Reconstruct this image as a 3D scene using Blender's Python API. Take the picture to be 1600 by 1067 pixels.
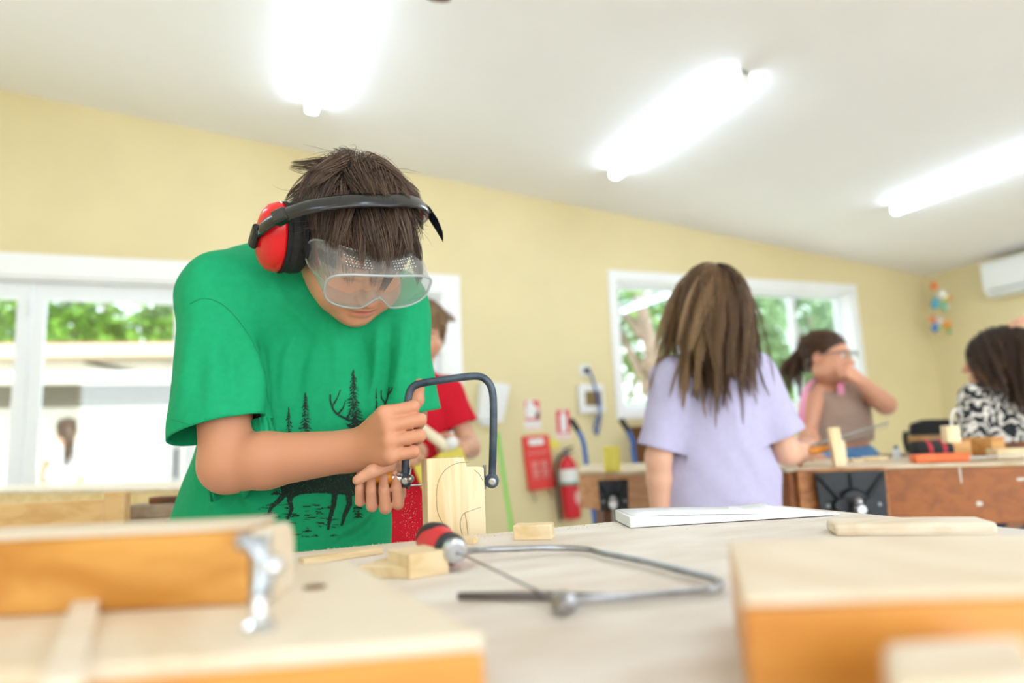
import bpy, bmesh, math, random
import numpy as np
from math import sin, cos, pi, radians, sqrt
from mathutils import Vector, Matrix

random.seed(7)
RNG = np.random.default_rng(7)
scene = bpy.context.scene
for o in list(bpy.data.objects):
    bpy.data.objects.remove(o, do_unlink=True)
COL = scene.collection

# ------------------------------------------------------------------ camera
YAW, PIT, ROL = radians(22), radians(8.3), radians(2.5)
F = 1066.7                                   # focal length in pixels of a 1600 px wide frame
EYE = np.array([0, 0, .935])
FW = np.array([sin(YAW) * cos(PIT), cos(YAW) * cos(PIT), sin(PIT)])
_r0 = np.array([cos(YAW), -sin(YAW), 0.])
_u0 = np.cross(_r0, FW)
RT = cos(ROL) * _r0 - sin(ROL) * _u0
UP = sin(ROL) * _r0 + cos(ROL) * _u0
cam_d = bpy.data.cameras.new('camera')
cam = bpy.data.objects.new('camera', cam_d)
COL.objects.link(cam)
cam.matrix_world = Matrix(((RT[0], UP[0], -FW[0], EYE[0]), (RT[1], UP[1], -FW[1], EYE[1]),
                           (RT[2], UP[2], -FW[2], EYE[2]), (0, 0, 0, 1)))
cam_d.sensor_width = 36
cam_d.lens = 24.0
cam_d.clip_start = .05
cam_d.clip_end = 200
cam_d.dof.use_dof = True
cam_d.dof.focus_distance = .93
cam_d.dof.aperture_fstop = 2.1
scene.camera = cam

# ------------------------------------------------------------------ sky, sun, exposure
world = bpy.data.worlds.new('world')
scene.world = world
world.use_nodes = True
_bg = world.node_tree.nodes['Background']
_bg.inputs[0].default_value = (.88, .95, 1, 1)
_bg.inputs[1].default_value = 2.8
sun_d = bpy.data.lights.new('sun', 'SUN')
sun_d.energy = 2.2
sun_d.angle = radians(3)
sun_d.color = (1, .96, .9)
sun = bpy.data.objects.new('sun', sun_d)
COL.objects.link(sun)
sun.rotation_euler = (radians(28), 0, radians(12))
LAMP = 16.0                                   # emission of the ceiling battens
vs = scene.view_settings
vs.view_transform = 'Standard'
vs.look = 'None'
vs.exposure = 0.74
vs.gamma = 1.0
vs.use_curve_mapping = False


def ray(x, y):
    return FW + RT * (x - 800) / F - UP * (y - 533.5) / F
def atD(x, y, D):
    return EYE + ray(x, y) * D
def atY(x, y, Y):
    d = ray(x, y); return EYE + d * (Y - EYE[1]) / d[1]
def atX(x, y, X):
    d = ray(x, y); return EYE + d * (X - EYE[0]) / d[0]
def atZ(x, y, Z):
    d = ray(x, y); return EYE + d * (Z - EYE[2]) / d[2]
def cv(x, y, z):
    """a direction given as right, up, away from the viewpoint"""
    return x * RT + y * UP + z * FW
def nrm(v):
    v = np.asarray(v, float); return v / np.linalg.norm(v)

# ------------------------------------------------------------------ materials
M = {}
def _new(name):
    m = bpy.data.materials.new(name); m.use_nodes = True
    nt = m.node_tree
    return m, nt, nt.nodes['Principled BSDF']
def hexc(h):
    h = h.lstrip('#'); c = [int(h[i:i + 2], 16) / 255 for i in (0, 2, 4)]
    return tuple((x / 12.92 if x <= .04045 else ((x + .055) / 1.055) ** 2.4) for x in c) + (1,)
def mat(name, col, rough=.5, metal=0., var=.0, vscale=20, bump=0., bscale=60, spec=.5, sss=0., col2=None, stretch=None, detail=4):
    m, nt, b = _new(name); M[name] = m
    c = hexc(col) if isinstance(col, str) else tuple(col)
    b.inputs['Base Color'].default_value = c
    b.inputs['Roughness'].default_value = rough
    b.inputs['Metallic'].default_value = metal
    b.inputs['Specular IOR Level'].default_value = spec
    if sss:
        b.inputs['Subsurface Weight'].default_value = sss
        b.inputs['Subsurface Radius'].default_value = (.008, .003, .0015)
        b.inputs['Subsurface Scale'].default_value = 1.0
    if var or bump or col2:
        tc = nt.nodes.new('ShaderNodeTexCoord')
        mp = nt.nodes.new('ShaderNodeMapping')
        nt.links.new(tc.outputs['Object'], mp.inputs[0])
        if stretch: mp.inputs['Scale'].default_value = stretch
    if var or col2:
        n = nt.nodes.new('ShaderNodeTexNoise'); n.inputs['Scale'].default_value = vscale; n.inputs['Detail'].default_value = detail
        nt.links.new(mp.outputs[0], n.inputs['Vector'])
        r = nt.nodes.new('ShaderNodeValToRGB')
        c2 = hexc(col2) if col2 else tuple(max(0, x * (1 - var)) for x in c[:3]) + (1,)
        r.color_ramp.elements[0].color = c2; r.color_ramp.elements[1].color = c
        r.color_ramp.elements[0].position = .35; r.color_ramp.elements[1].position = .65
        nt.links.new(n.outputs['Fac'], r.inputs[0]); nt.links.new(r.outputs[0], b.inputs['Base Color'])
    if bump:
        n2 = nt.nodes.new('ShaderNodeTexNoise'); n2.inputs['Scale'].default_value = bscale; n2.inputs['Detail'].default_value = 3
        nt.links.new(mp.outputs[0], n2.inputs['Vector'])
        bp = nt.nodes.new('ShaderNodeBump'); bp.inputs['Strength'].default_value = bump; bp.inputs['Distance'].default_value = .004
        nt.links.new(n2.outputs['Fac'], bp.inputs['Height']); nt.links.new(bp.outputs[0], b.inputs['Normal'])
    return m
def wood(name, c1, c2, axis=0, scale=9, rough=.45, stretch=14, coat=0.):
    """grain running along one object axis"""
    m, nt, b = _new(name); M[name] = m
    tc = nt.nodes.new('ShaderNodeTexCoord'); mp = nt.nodes.new('ShaderNodeMapping')
    s = [stretch, stretch, stretch]; s[axis] = 1.
    mp.inputs['Scale'].default_value = s
    nt.links.new(tc.outputs['Object'], mp.inputs[0])
    n = nt.nodes.new('ShaderNodeTexNoise'); n.inputs['Scale'].default_value = scale / 3; n.inputs['Detail'].default_value = 6; n.inputs['Distortion'].default_value = .6
    nt.links.new(mp.outputs[0], n.inputs['Vector'])
    r = nt.nodes.new('ShaderNodeValToRGB')
    r.color_ramp.elements[0].color = hexc(c2); r.color_ramp.elements[1].color = hexc(c1)
    r.color_ramp.elements[0].position = .36; r.color_ramp.elements[1].position = .58
    nt.links.new(n.outputs['Fac'], r.inputs[0]); nt.links.new(r.outputs[0], b.inputs['Base Color'])
    b.inputs['Roughness'].default_value = rough
    b.inputs['Coat Weight'].default_value = coat
    bp = nt.nodes.new('ShaderNodeBump'); bp.inputs['Strength'].default_value = .12; bp.inputs['Distance'].default_value = .002
    nt.links.new(n.outputs['Fac'], bp.inputs['Height']); nt.links.new(bp.outputs[0], b.inputs['Normal'])
    return m
def emit(name, col, strength):
    m, nt, b = _new(name); M[name] = m
    b.inputs['Base Color'].default_value = hexc(col)
    b.inputs['Emission Color'].default_value = hexc(col); b.inputs['Emission Strength'].default_value = strength
    return m
def clear(name, tint='#ffffff', gloss=.08, haze=0., rough=.02, hazecol='#ffffff'):
    """thin clear sheet: mostly see-through, a little mirror-like, optionally a milky share"""
    m, nt, b = _new(name); M[name] = m
    nt.nodes.remove(b)
    out = nt.nodes['Material Output']
    tr = nt.nodes.new('ShaderNodeBsdfTransparent'); tr.inputs[0].default_value = hexc(tint)
    gl = nt.nodes.new('ShaderNodeBsdfGlossy'); gl.inputs['Roughness'].default_value = rough
    lw = nt.nodes.new('ShaderNodeLayerWeight'); lw.inputs[0].default_value = .5
    fr = nt.nodes.new('ShaderNodeMath'); fr.operation = 'POWER'; fr.inputs[1].default_value = 5.0
    nt.links.new(lw.outputs['Facing'], fr.inputs[0])
    ad = nt.nodes.new('ShaderNodeMath'); ad.operation = 'ADD'; ad.inputs[1].default_value = gloss; ad.use_clamp = True
    nt.links.new(fr.outputs[0], ad.inputs[0])
    mx = nt.nodes.new('ShaderNodeMixShader')
    nt.links.new(ad.outputs[0], mx.inputs[0]); nt.links.new(tr.outputs[0], mx.inputs[1]); nt.links.new(gl.outputs[0], mx.inputs[2])
    last = mx
    if haze:
        df = nt.nodes.new('ShaderNodeBsdfDiffuse'); df.inputs[0].default_value = hexc(hazecol)
        tl = nt.nodes.new('ShaderNodeBsdfTranslucent'); tl.inputs[0].default_value = hexc(hazecol)
        h = nt.nodes.new('ShaderNodeMixShader'); h.inputs[0].default_value = .5
        nt.links.new(df.outputs[0], h.inputs[1]); nt.links.new(tl.outputs[0], h.inputs[2])
        m2 = nt.nodes.new('ShaderNodeMixShader'); m2.inputs[0].default_value = haze
        nt.links.new(mx.outputs[0], m2.inputs[1]); nt.links.new(h.outputs[0], m2.inputs[2]); last = m2
    nt.links.new(last.outputs[0], out.inputs[0])
    return m
def vcol(name, rough=.5, sss=0., spec=.4, bump=0., bscale=400, sheen=0.):
    """colour read from the mesh's own colour attribute"""
    m, nt, b = _new(name); M[name] = m
    a = nt.nodes.new('ShaderNodeVertexColor'); a.layer_name = 'Col'
    nt.links.new(a.outputs[0], b.inputs['Base Color'])
    b.inputs['Roughness'].default_value = rough; b.inputs['Specular IOR Level'].default_value = spec
    if sheen: b.inputs['Sheen Weight'].default_value = sheen
    if sss:
        b.inputs['Subsurface Weight'].default_value = sss
        b.inputs['Subsurface Radius'].default_value = (.008, .003, .0015); b.inputs['Subsurface Scale'].default_value = 1.
    if bump:
        tc = nt.nodes.new('ShaderNodeTexCoord')
        n2 = nt.nodes.new('ShaderNodeTexNoise'); n2.inputs['Scale'].default_value = bscale; n2.inputs['Detail'].default_value = 2
        nt.links.new(tc.outputs['Object'], n2.inputs['Vector'])
        bp = nt.nodes.new('ShaderNodeBump'); bp.inputs['Strength'].default_value = bump; bp.inputs['Distance'].default_value = .002
        nt.links.new(n2.outputs['Fac'], bp.inputs['Height']); nt.links.new(bp.outputs[0], b.inputs['Normal'])
    return m

# ------------------------------------------------------------------ objects
ORG = {}
def tag(o, label=None, cat=None, group=None, kind=None):
    if label: o['label'] = label
    if cat: o['category'] = cat
    if group: o['group'] = group
    if kind: o['kind'] = kind
    return o
def thing(name, loc, label=None, cat=None, group=None, kind=None):
    o = bpy.data.objects.new(name, None); COL.objects.link(o)
    o.location = tuple(loc); o.empty_display_size = .05
    ORG[o.name] = np.array(loc, float)
    return tag(o, label, cat, group, kind)
def mesh_obj(name, V, Fc, m, parent=None, smooth=False, bevel=0., bseg=2, col=None, org=None, weld=False):
    V = np.asarray(V, float).reshape(-1, 3)
    if parent is not None: off = ORG[parent.name]
    else: off = np.asarray(org, float) if org is not None else np.array([V[:, 0].mean(), V[:, 1].mean(), V[:, 2].min()])
    me = bpy.data.meshes.new(name)
    me.from_pydata((V - off).tolist(), [], Fc if isinstance(Fc, list) else np.asarray(Fc).tolist())
    if bevel or weld:
        bm = bmesh.new(); bm.from_mesh(me)
        bmesh.ops.remove_doubles(bm, verts=bm.verts, dist=1e-5)
        bmesh.ops.recalc_face_normals(bm, faces=bm.faces)
        if bevel:
            ed = [e for e in bm.edges if len(e.link_faces) == 2 and e.calc_face_angle(0) > .5]
            bmesh.ops.bevel(bm, geom=ed, offset=bevel, segments=bseg, affect='EDGES', profile=.5, clamp_overlap=True)
        bm.to_mesh(me); bm.free()
    me.update()
    if m is not None: me.materials.append(M[m] if isinstance(m, str) else m)
    if col is not None:
        a = me.color_attributes.new('Col', 'FLOAT_COLOR', 'POINT')
        c = np.ones((len(V), 4)); c[:, :3] = col
        a.data.foreach_set('color', c.ravel())
    o = bpy.data.objects.new(name, me); COL.objects.link(o)
    if smooth:
        me.polygons.foreach_set('use_smooth', [True] * len(me.polygons))
    if parent is not None: o.parent = parent
    else: o.location = tuple(off)
    ORG[o.name] = off
    return o

class MB:
    """collects closed shapes for one mesh"""
    def __init__(s): s.v = []; s.f = []; s.n = 0
    def add(s, V, Fc):
        V = np.asarray(V, float); s.v.append(V)
        s.f += [[int(i) + s.n for i in f] for f in Fc]; s.n += len(V); return s
    def box(s, lo, hi):
        x0, y0, z0 = lo; x1, y1, z1 = hi
        return s.hexa([(x0, y0, z0), (x1, y0, z0), (x1, y1, z0), (x0, y1, z0), (x0, y0, z1), (x1, y0, z1), (x1, y1, z1), (x0, y1, z1)])
    def hexa(s, P):
        return s.add(P, [(3, 2, 1, 0), (4, 5, 6, 7), (0, 1, 5, 4), (1, 2, 6, 5), (2, 3, 7, 6), (3, 0, 4, 7)])
    def obox(s, c, ax, ay, az, hx, hy, hz):
        """box about centre c with axes and half sizes"""
        c = np.asarray(c, float); a, b, d = np.asarray(ax) * hx, np.asarray(ay) * hy, np.asarray(az) * hz
        return s.hexa([c - a - b - d, c + a - b - d, c + a + b - d, c - a + b - d, c - a - b + d, c + a - b + d, c + a + b + d, c - a + b + d])
    def tube(s, path, r, n=10, cap=True, flat=None, fn=None):
        """round (or flattened) tube along a path; r a number or a list"""
        P = np.asarray(path, float); k = len(P)
        rr = np.full(k, r) if np.isscalar(r) else np.asarray(r, float)
        T = np.gradient(P, axis=0); T /= np.linalg.norm(T, axis=1)[:, None] + 1e-12
        ref = np.asarray(fn, float) if fn is not None else (np.array([0, 0, 1.]) if abs(T[0][2]) < .9 else np.array([1., 0, 0]))
        V = []
        for i in range(k):
            a = ref - T[i] * (ref @ T[i])
            if np.linalg.norm(a) < 1e-6: a = np.cross(T[i], [.3, .5, .8])
            a /= np.linalg.norm(a); b = np.cross(T[i], a)
            if fn is None: ref = a
            for j in range(n):
                t = 2 * pi * j / n
                V.append(P[i] + a * cos(t) * rr[i] * (flat or 1) + b * sin(t) * rr[i])
        Fc = [(i * n + j, i * n + (j + 1) % n, (i + 1) * n + (j + 1) % n, (i + 1) * n + j) for i in range(k - 1) for j in range(n)]
        if cap: Fc += [list(range(n - 1, -1, -1)), [(k - 1) * n + j for j in range(n)]]
        return s.add(V, Fc)
    def cyl(s, a, b, r, r2=None, n=20):
        return s.tube([a, b], [r, r if r2 is None else r2], n)
    def lathe(s, o, ax, prof, n=24):
        """prof: list of (distance along axis, radius)"""
        o = np.asarray(o, float); ax = nrm(ax)
        a = np.cross(ax, [0, 0, 1.]) if abs(ax[2]) < .9 else np.cross(ax, [1., 0, 0]); a = nrm(a); b = np.cross(ax, a)
        V = []
        for (t, r) in prof:
            for j in range(n):
                th = 2 * pi * j / n; V.append(o + ax * t + (a * cos(th) + b * sin(th)) * r)
        k = len(prof)
        Fc = [(i * n + j, i * n + (j + 1) % n, (i + 1) * n + (j + 1) % n, (i + 1) * n + j) for i in range(k - 1) for j in range(n)]
        Fc += [list(range(n - 1, -1, -1)), [(k - 1) * n + j for j in range(n)]]
        return s.add(V, Fc)
    def prism(s, poly, o, ax, ay, az, h):
        """2-D outline in the ax/ay plane, thickness h along az"""
        o = np.asarray(o, float); ax, ay, az = map(np.asarray, (ax, ay, az)); n = len(poly)
        V = [o + ax * x + ay * y for x, y in poly] + [o + ax * x + ay * y + az * h for x, y in poly]
        return s.add(V, [list(range(n - 1, -1, -1)), list(range(n, 2 * n))] + [(i, (i + 1) % n, n + (i + 1) % n, n + i) for i in range(n)])
    def ball(s, c, r, n=12, R=None):
        r = np.ones(3) * r if np.isscalar(r) else np.asarray(r, float); V = []; c = np.asarray(c, float)
        R = np.eye(3) if R is None else np.asarray(R)
        for i in range(n + 1):
            th = pi * i / n
            for j in range(2 * n):
                ph = pi * j / n
                q = np.array([sin(th) * cos(ph), sin(th) * sin(ph), cos(th)]) * r
                V.append(c + R @ q)
        m = 2 * n
        return s.add(V, [(i * m + j, (i + 1) * m + j, (i + 1) * m + (j + 1) % m, i * m + (j + 1) % m) for i in range(n) for j in range(m)])
    def build(s, name, m, parent=None, smooth=False, bevel=0., bseg=2, org=None, weld=True):
        return mesh_obj(name, np.concatenate(s.v), s.f, m, parent, smooth, bevel, bseg, None, org, weld)
def part(name, m, parent, fn, **k):
    b = MB(); fn(b); return b.build(name, m, parent, **k)
def shade_auto(o, ang=35):
    me = o.data
    me.polygons.foreach_set('use_smooth', [True] * len(me.polygons))
    bm = bmesh.new(); bm.from_mesh(me)
    for e in bm.edges:
        if len(e.link_faces) == 2 and e.calc_face_angle(0) > radians(ang): e.smooth = False
    bm.to_mesh(me); bm.free()
    return o
def bez(p, n=24):
    """Catmull-Rom through the points"""
    P = np.asarray(p, float); P = np.vstack([2 * P[0] - P[1], P, 2 * P[-1] - P[-2]]); out = []
    for i in range(1, len(P) - 2):
        for t in np.linspace(0, 1, max(2, n // (len(P) - 3)), endpoint=False):
            a, b, c, d = P[i - 1], P[i], P[i + 1], P[i + 2]
            out.append(.5 * ((2 * b) + (c - a) * t + (2 * a - 5 * b + 4 * c - d) * t * t + (3 * b - a - 3 * c + d) * t ** 3))
    out.append(P[-2]); return np.array(out)

# ------------------------------------------------------------------ organic volumes: smooth unions on a grid, then a skin of quads
class Vol:
    def __init__(s, lo, hi, h):
        s.lo = np.asarray(lo, float); s.h = h
        s.n = np.ceil((np.asarray(hi, float) - s.lo) / h).astype(int) + 1
        s.d = np.full(s.n, 9., np.float32)
    def _grid(s, lo, hi):
        a = np.clip(np.floor((lo - s.lo) / s.h).astype(int), 0, s.n - 1)
        b = np.clip(np.ceil((hi - s.lo) / s.h).astype(int) + 1, 1, s.n)
        if (b <= a).any(): return None, None
        g = np.stack(np.meshgrid(*[s.lo[i] + s.h * np.arange(a[i], b[i]) for i in range(3)], indexing='ij'), -1)
        return tuple(slice(a[i], b[i]) for i in range(3)), g
    def _mix(s, sl, e, k, sub):
        d = s.d[sl]
        if sub:
            e = -e; hh = np.clip(.5 - .5 * (d - e) / k, 0, 1)
            s.d[sl] = d * (1 - hh) + e * hh + k * hh * (1 - hh)
        else:
            hh = np.clip(.5 + .5 * (e - d) / k, 0, 1)
            s.d[sl] = e * (1 - hh) + d * hh - k * hh * (1 - hh)
    def cone(s, a, b, ra, rb=None, k=.01, fl=None, fs=1., sub=False):
        rb = ra if rb is None else rb
        a, b = np.asarray(a, float), np.asarray(b, float); m = max(ra, rb) * max(1., fs) + k + 3 * s.h
        sl, g = s._grid(np.minimum(a, b) - m, np.maximum(a, b) + m)
        if sl is None: return s
        ab = b - a; L = ab @ ab + 1e-12
        t = np.clip(((g - a) @ ab) / L, 0, 1)
        q = g - (a + t[..., None] * ab)
        if fl is not None:
            w = q @ np.asarray(fl); q2 = (q * q).sum(-1) - w * w + (w / fs) ** 2
            e = (np.sqrt(np.maximum(q2, 0)) - (ra + (rb - ra) * t)) * min(1., fs)
        else: e = np.sqrt((q * q).sum(-1)) - (ra + (rb - ra) * t)
        s._mix(sl, e.astype(np.float32), k, sub); return s
    def chain(s, pts, rr, k=.01, **kw):
        for i in range(len(pts) - 1): s.cone(pts[i], pts[i + 1], rr[i], rr[i + 1], k=k if i == 0 else min(k, .006), **kw)
        return s
    def ell(s, c, r, R=None, k=.01, sub=False):
        c = np.asarray(c, float); r = np.asarray(r, float); R = np.eye(3) if R is None else np.asarray(R)
        m = (np.abs(R) @ r) + k + 3 * s.h
        sl, g = s._grid(c - m, c + m)
        if sl is None: return s
        q = (g - c) @ R
        k0 = np.sqrt(((q / r) ** 2).sum(-1)); k1 = np.sqrt(((q / r ** 2) ** 2).sum(-1)) + 1e-9
        s._mix(sl, (k0 * (k0 - 1) / k1).astype(np.float32), k, sub); return s
    def half(s, p, n, k=.004):
        """cut away everything on the side n points to"""
        sl, g = s._grid(s.lo, s.lo + s.h * s.n)
        e = (g - np.asarray(p)) @ np.asarray(n)
        s.d = np.maximum(s.d, e.astype(np.float32)); return s
    def skin(s, smooth=1):
        d = s.d; sg = d < 0; nx, ny, nz = d.shape
        cnt = np.zeros((nx - 1, ny - 1, nz - 1), np.int8)
        offs = [(i, j, k) for i in (0, 1) for j in (0, 1) for k in (0, 1)]
        for (i, j, k) in offs: cnt += sg[i:nx - 1 + i, j:ny - 1 + j, k:nz - 1 + k]
        ai = np.argwhere((cnt > 0) & (cnt < 8))
        idx = np.full(cnt.shape, -1, np.int64); idx[tuple(ai.T)] = np.arange(len(ai))
        cvv = np.stack([d[ai[:, 0] + i, ai[:, 1] + j, ai[:, 2] + k] for (i, j, k) in offs], 1)
        acc = np.zeros((len(ai), 3)); num = np.zeros(len(ai))
        for a in range(8):
            for b in range(a + 1, 8):
                oa, ob = np.array(offs[a]), np.array(offs[b])
                if np.abs(oa - ob).sum() != 1: continue
                da, db = cvv[:, a], cvv[:, b]; mk = (da < 0) != (db < 0)
                t = np.clip(da[mk] / (da[mk] - db[mk] + 1e-12), 0, 1)
                acc[mk] += oa + t[:, None] * (ob - oa); num[mk] += 1
        V = s.lo + s.h * (ai + acc / np.maximum(num, 1)[:, None])
        Fs = []
        for ax in range(3):
            o1, o2 = [(1, 2), (2, 0), (0, 1)][ax]
            A = sg.take(range(0, d.shape[ax] - 1), ax); B = sg.take(range(1, d.shape[ax]), ax)
            e = np.argwhere(A != B)
            e = e[(e[:, o1] > 0) & (e[:, o2] > 0) & (e[:, o1] < d.shape[o1] - 1) & (e[:, o2] < d.shape[o2] - 1)]
            if not len(e): continue
            u = np.zeros(3, int); u[o1] = 1; w = np.zeros(3, int); w[o2] = 1
            q = np.stack([idx[tuple((e - x).T)] for x in (u + w, w, u * 0, u)], 1)
            fl = ~A[tuple(e.T)]
            q[fl] = q[fl][:, ::-1]
            Fs.append(q)
        Fq = np.concatenate(Fs); Fq = Fq[(Fq >= 0).all(1)]
        for _ in range(smooth): V = relax(V, Fq)
        return V, Fq
def relax(V, Fq, w=.5):
    E = np.concatenate([Fq[:, [0, 1]], Fq[:, [1, 2]], Fq[:, [2, 3]], Fq[:, [3, 0]]])
    acc = np.zeros_like(V); c = np.zeros(len(V))
    for a, b in ((0, 1), (1, 0)):
        for i in range(3): acc[:, i] += np.bincount(E[:, a], V[E[:, b], i], len(V))
        c += np.bincount(E[:, a], minlength=len(V))
    m = acc / np.maximum(c, 1)[:, None]; m[c == 0] = V[c == 0]
    return V * (1 - w) + m * w
def vnormals(V, Fq):
    n = np.cross(V[Fq[:, 2]] - V[Fq[:, 0]], V[Fq[:, 3]] - V[Fq[:, 1]]); out = np.zeros_like(V)
    for j in range(4):
        for i in range(3): out[:, i] += np.bincount(Fq[:, j], n[:, i], len(V))
    return out / (np.linalg.norm(out, axis=1)[:, None] + 1e-12)
RIM = []
def cut(V, Fq, p, n, near=None, rad=1e9):
    """open the skin along a plane: drop what lies on the side n points to (only near a point) and straighten the rim"""
    p, n = np.asarray(p), np.asarray(n)
    c = V[Fq].mean(1); sd = (c - p) @ n
    loc = np.linalg.norm(c - (p if near is None else np.asarray(near)), axis=1) < rad
    keep = ~((sd > 0) & loc); F2 = Fq[keep]; gone = Fq[~keep]
    rim = np.intersect1d(np.unique(F2), np.unique(gone)) if len(gone) else np.array([], int)
    V = V.copy(); V[rim] -= ((V[rim] - p) @ n)[:, None] * n
    used = np.unique(F2); mp = np.full(len(V), -1); mp[used] = np.arange(len(used))
    RIM.append(V[rim]); return V[used], mp[F2]
def segdist(V, a, b):
    a, b = np.asarray(a), np.asarray(b); ab = b - a
    t = np.clip((V - a) @ ab / (ab @ ab + 1e-12), 0, 1)
    return np.linalg.norm(V - (a + t[:, None] * ab), axis=1), t
def folds(V, Fq, L):
    """raise or sink soft creases: (a, b, width, height)"""
    N = vnormals(V, Fq); D = np.zeros(len(V))
    for a, b, w, h in L:
        ds, t = segdist(V, a, b); D += h * np.exp(-(ds / w) ** 2) * (.25 + .75 * np.sin(pi * np.clip(t, .04, .96)))
    return V + N * D[:, None]
def wobble(V, Fq, amp, sc, seed=1):
    """gentle unevenness from a few random waves"""
    r = np.random.default_rng(seed); N = vnormals(V, Fq); D = np.zeros(len(V))
    for _ in range(7):
        k = r.normal(size=3) * sc; D += np.sin(V @ k + r.uniform(0, 6.3)) / 7
    return V + N * (D * amp * 2)[:, None]

# ================================================================== materials of the place
mat('wall_paint', '#e4d4a4', .75, var=.04, vscale=3, bump=.03, bscale=300)
mat('ceiling_paint', '#f4f1ee', .85, var=.02, vscale=2)
mat('white_paint', '#f3f3f2', .45, var=.03, vscale=5)
mat('alu_white', '#eceff2', .35, var=.02, vscale=8)
mat('floor_vinyl', '#eae6df', .5, var=.12, vscale=6)
mat('pavement', '#e9e2d8', .8, var=.08, vscale=4, bump=.2)
mat('rubber', '#1b1b1d', .7)
mat('black_plastic', '#17191c', .32, var=.2, vscale=30)
mat('grey_metal', '#7d8185', .4, .8)
mat('chrome', '#d9dde2', .14, 1.)
mat('steel', '#b4b6ba', .28, 1., var=.25, vscale=60)
clear('window_glass', '#f2f8f7', .09)
emit('lamp_diffuser', '#d2e7ff', LAMP)

# ------------------------------------------------------------------ room shell
YW, XR, XL, YF = 4.85, 6.63, -3.2, -3.0
def ceil_z(x): return 3.103 - .0987 * x
T = .2
def struct(o, label=None): o['kind'] = 'structure'; return tag(o, label)
b = MB(); b.box((XL - T, YF - T, -.1), (XR + T, YW + T, 0)); struct(b.build('floor', 'floor_vinyl'))
b = MB()
b.hexa([(XL - T, YF - 1.4, ceil_z(XL - T)), (XR + T, YF - 1.4, ceil_z(XR + T)), (XR + T, YW + .5, ceil_z(XR + T)), (XL - T, YW + .5, ceil_z(XL - T)),
        (XL - T, YF - 1.4, ceil_z(XL - T) + .15), (XR + T, YF - 1.4, ceil_z(XR + T) + .15), (XR + T, YW + .5, ceil_z(XR + T) + .15), (XL - T, YW + .5, ceil_z(XL - T) + .15)])
struct(b.build('ceiling', 'ceiling_paint'))
def wall_seg(b, x0, x1, z0, z1, y0, y1):
    """piece of a wall along X; z1 None means up to the ceiling"""
    a, c = (ceil_z(x0), ceil_z(x1)) if z1 is None else (z1, z1)
    b.hexa([(x0, y0, z0), (x1, y0, z0), (x1, y1, z0), (x0, y1, z0), (x0, y0, a), (x1, y0, c), (x1, y1, c), (x0, y1, a)])
DX0, DX1, DZ = -2.92, 1.405, 2.056               # door opening
WX0, WX1, WZ0, WZ1 = 2.915, 5.545, 1.15, 2.235   # window opening
b = MB()
wall_seg(b, XL - T, DX0, 0, None, YW, YW + T); wall_seg(b, DX0, DX1, DZ, None, YW, YW + T)
wall_seg(b, DX1, WX0, 0, None, YW, YW + T); wall_seg(b, WX0, WX1, 0, WZ0, YW, YW + T)
wall_seg(b, WX0, WX1, WZ1, None, YW, YW + T); wall_seg(b, WX1, XR + T, 0, None, YW, YW + T)
struct(b.build('wall_back', 'wall_paint', weld=False))
b = MB(); b.box((XR, YF, 0), (XR + T, YW, ceil_z(XR))); struct(b.build('wall_right', 'wall_paint'))
b = MB(); b.box((XL - T, YF, 0), (XL, YW, ceil_z(XL))); struct(b.build('wall_left', 'wall_paint'))
b = MB()                                          # unseen wall behind the viewpoint, wide opening added to let in fill daylight
wall_seg(b, XL - T, -2.4, 0, None, YF - T, YF); wall_seg(b, -2.4, 5.6, 2.4, None, YF - T, YF); wall_seg(b, 5.6, XR + T, 0, None, YF - T, YF)
struct(b.build('wall_front', 'wall_paint', weld=False))
# door casing
def frame_x(name, x0, x1, z0, z1, w, y0, y1, m='white_paint', bottom=True):
    b = MB()
    b.box((x0 - w, y0, z0 - (w if bottom else 0)), (x0, y1, z1 + w)); b.box((x1, y0, z0 - (w if bottom else 0)), (x1 + w, y1, z1 + w))
    b.box((x0, y0, z1), (x1, y1, z1 + w))
    if bottom: b.box((x0, y0, z0 - w), (x1, y1, z0))
    return b.build(name, m, weld=False)
struct(frame_x('trim_1', DX0, DX1, 0, DZ, .14, YW - .025, YW, bottom=False))
struct(frame_x('trim_2', WX0, WX1, WZ0, WZ1, .075, YW - .022, YW))
b = MB()                                          # white reveals lining both openings
b.box((WX0, YW, WZ0), (WX0 + .012, YW + .13, WZ1)); b.box((WX1 - .012, YW, WZ0), (WX1, YW + .13, WZ1))
b.box((WX0, YW, WZ1 - .012), (WX1, YW + .13, WZ1)); b.box((WX0, YW, WZ0), (WX1, YW + .13, WZ0 + .012))
struct(b.build('trim_3', 'white_paint', weld=False))
b = MB(); b.box((DX1 - .02, YW, 0), (DX1, YW + T, DZ)); b.box((DX0, YW, DZ - .02), (DX1 - .02, YW + T, DZ)); b.box((DX0, YW, 0), (DX0 + .02, YW + T, DZ - .02))
struct(b.build('trim_4', 'white_paint', weld=False))
b = MB(); b.box((DX1 + .14, YW - .018, 0), (XR, YW, .11)); struct(b.build('baseboard_back', 'white_paint'))
b = MB(); b.box((XR - .018, YF, 0), (XR, YW - .018, .11)); struct(b.build('baseboard_right', 'white_paint'))
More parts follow.
